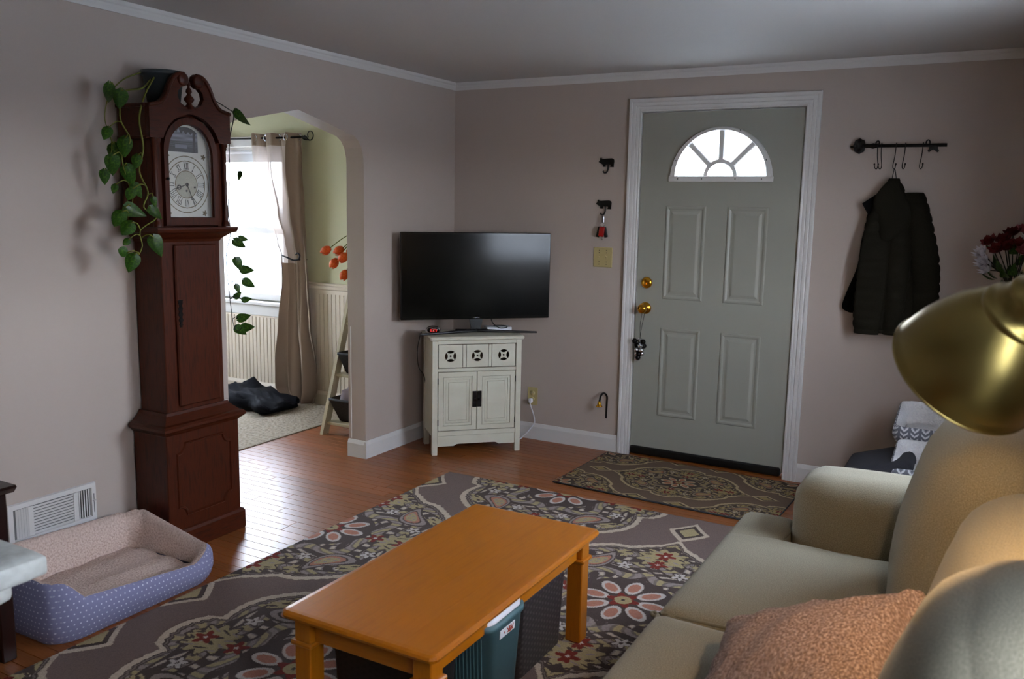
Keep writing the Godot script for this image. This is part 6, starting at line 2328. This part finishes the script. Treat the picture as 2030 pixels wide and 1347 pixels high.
func build_plant() -> void:
	var t := thing("pothos_plant", "trailing green pothos in a dark pot on top of the clock", "plant", Vector3(0.105, 1.87, 2.365))
	var st := S(true)
	lathe(st, [Vector2(0.0, 0.0), Vector2(0.062, 0.0), Vector2(0.078, 0.120), Vector2(0.086, 0.122), Vector2(0.087, 0.140), Vector2(0.080, 0.140), Vector2(0.076, 0.122), Vector2(0.0, 0.118)], 32)
	obj("pot", st, M.pot, t)
	st = S(true)
	lathe(st, [Vector2(0.076, 0.121), Vector2(0.03, 0.127), Vector2(0.0, 0.126)], 20)
	obj("soil", st, M.soil, t)
	var o := t.position
	var lm := [leaf_mesh(0.082, 0.029, 0.30, 0.45), leaf_mesh(0.060, 0.021, 0.25, 0.45), leaf_mesh(0.042, 0.014, 0.2, 0.45), leaf_mesh(0.095, 0.022, 0.8, 0.4)]
	var P := func(x: float, y: float, z: float) -> Vector3: return Vector3(x, y, z) - o
	var D := func(x: float, y: float, z: float) -> Vector3: return Vector3(x, y, z).normalized()
	var fr := Vector3(1, 0.15, 0.75)
	# left side, spilling down the wall side of the hood
	var a := [P.call(0.10, 2.0, 2.40), P.call(0.14, 1.93, 2.49), P.call(0.14, 1.90, 2.58), P.call(0.15, 1.80, 2.61), P.call(0.17, 1.72, 2.585), P.call(0.15, 1.66, 2.61), P.call(0.16, 1.57, 2.60), P.call(0.17, 1.50, 2.585), P.call(0.16, 1.42, 2.60)]
	vine(t, a, [
		[P.call(0.15, 1.905, 2.60), D.call(0.1, -1, 0.25), 0, fr], [P.call(0.14, 1.76, 2.655), D.call(0.05, -1, 0.5), 1, fr], [P.call(0.16, 1.725, 2.60), D.call(0.1, -1, 0.15), 0, fr],
		[P.call(0.16, 1.655, 2.66), D.call(0.1, -1, 0.1), 0, fr], [P.call(0.16, 1.62, 2.60), D.call(0.2, -1, -0.2), 0, fr], [P.call(0.15, 1.545, 2.645), D.call(0.1, -0.9, 0.4), 2, fr], [P.call(0.18, 1.55, 2.585), D.call(0.2, -0.8, -0.3), 1, fr],
		[P.call(0.17, 1.46, 2.62), D.call(0.1, -0.4, -0.9), 0, fr], [P.call(0.16, 1.44, 2.63), D.call(0.1, -0.8, 0.6), 0, fr]], lm, M.stem, 0.004)
	var b := [P.call(0.13, 1.99, 2.42), P.call(0.16, 1.90, 2.50), P.call(0.19, 1.80, 2.555), P.call(0.20, 1.69, 2.55), P.call(0.19, 1.60, 2.565), P.call(0.21, 1.52, 2.545), P.call(0.20, 1.46, 2.56), P.call(0.22, 1.42, 2.52), P.call(0.20, 1.37, 2.58), P.call(0.20, 1.31, 2.575), P.call(0.21, 1.275, 2.60)]
	vine(t, b, [
		[P.call(0.19, 1.66, 2.57), D.call(0.1, -1, 0.3), 1, fr], [P.call(0.19, 1.53, 2.60), D.call(0.1, -0.8, 0.5), 1, fr], [P.call(0.22, 1.46, 2.545), D.call(0.2, -0.6, -0.5), 1, fr], [P.call(0.20, 1.40, 2.62), D.call(0.1, -0.7, 0.7), 0, fr],
		[P.call(0.20, 1.335, 2.635), D.call(0.1, -0.6, 0.8), 2, fr], [P.call(0.23, 1.345, 2.545), D.call(0.1, -0.9, -0.3), 0, fr], [P.call(0.20, 1.285, 2.645), D.call(0.1, 0.25, 0.9), 1, fr], [P.call(0.21, 1.275, 2.62), D.call(0.05, -0.9, 0.45), 0, fr], [P.call(0.22, 1.50, 2.53), D.call(0.1, -0.9, -0.1), 2, fr]], lm, M.stem, 0.004)
	var e := [P.call(0.07, 2.0, 2.44), P.call(0.10, 1.955, 2.55), P.call(0.11, 1.89, 2.62), P.call(0.10, 1.80, 2.64), P.call(0.12, 1.70, 2.63), P.call(0.11, 1.58, 2.65)]
	vine(t, e, [[P.call(0.11, 1.93, 2.62), D.call(0.1, -1, 0.15), 3, fr], [P.call(0.11, 1.60, 2.66), D.call(0.1, -1, 0.1), 1, fr], [P.call(0.12, 1.70, 2.62), D.call(0.2, -1, 0.0), 0, fr]], lm, M.stem, 0.003)
	# right side, hanging in front of the window beyond the arch
	var g := [P.call(0.11, 2.0, 2.30), P.call(0.13, 1.94, 2.17), P.call(0.17, 1.89, 2.085), P.call(0.19, 1.86, 2.07), P.call(0.18, 1.75, 2.09), P.call(0.18, 1.60, 2.095), P.call(0.17, 1.45, 2.10), P.call(0.18, 1.35, 2.10), P.call(0.165, 1.25, 2.115), P.call(0.17, 1.10, 2.11), P.call(0.175, 0.98, 2.10), P.call(0.185, 0.92, 2.095), P.call(0.20, 0.912, 2.08)]
	vine(t, g, [
		[P.call(0.19, 1.885, 2.055), D.call(0.35, -0.9, -0.2), 3, Vector3(1, 0, 0.4)], [P.call(0.215, 1.62, 2.07), D.call(0.0, -1, 0.05), 2, Vector3(0.2, 0, 1)], [P.call(0.185, 1.32, 2.085), D.call(0.5, -0.5, -0.5), 1, fr], [P.call(0.20, 1.33, 2.07), D.call(0.5, -0.2, -0.6), 2, fr],
		[P.call(0.19, 1.24, 2.08), D.call(0.2, -0.9, -0.2), 1, fr], [P.call(0.20, 1.19, 2.065), D.call(0.6, -0.1, -0.6), 1, fr], [P.call(0.185, 1.12, 2.08), D.call(0.2, -0.9, -0.2), 2, fr], [P.call(0.20, 1.14, 2.05), D.call(0.5, -0.5, -0.5), 1, fr],
		[P.call(0.185, 1.06, 2.09), D.call(0.2, 0.3, -0.2), 2, fr], [P.call(0.20, 1.05, 2.06), D.call(0.5, 0.1, -0.5), 2, fr], [P.call(0.19, 0.965, 2.08), D.call(0.6, 0.25, -0.6), 1, fr], [P.call(0.185, 0.93, 2.09), D.call(0.4, -0.4, -0.3), 1, fr], [P.call(0.20, 0.925, 2.07), D.call(0.7, 0.05, -0.6), 1, fr]], lm, M.stem_dark, 0.0026)
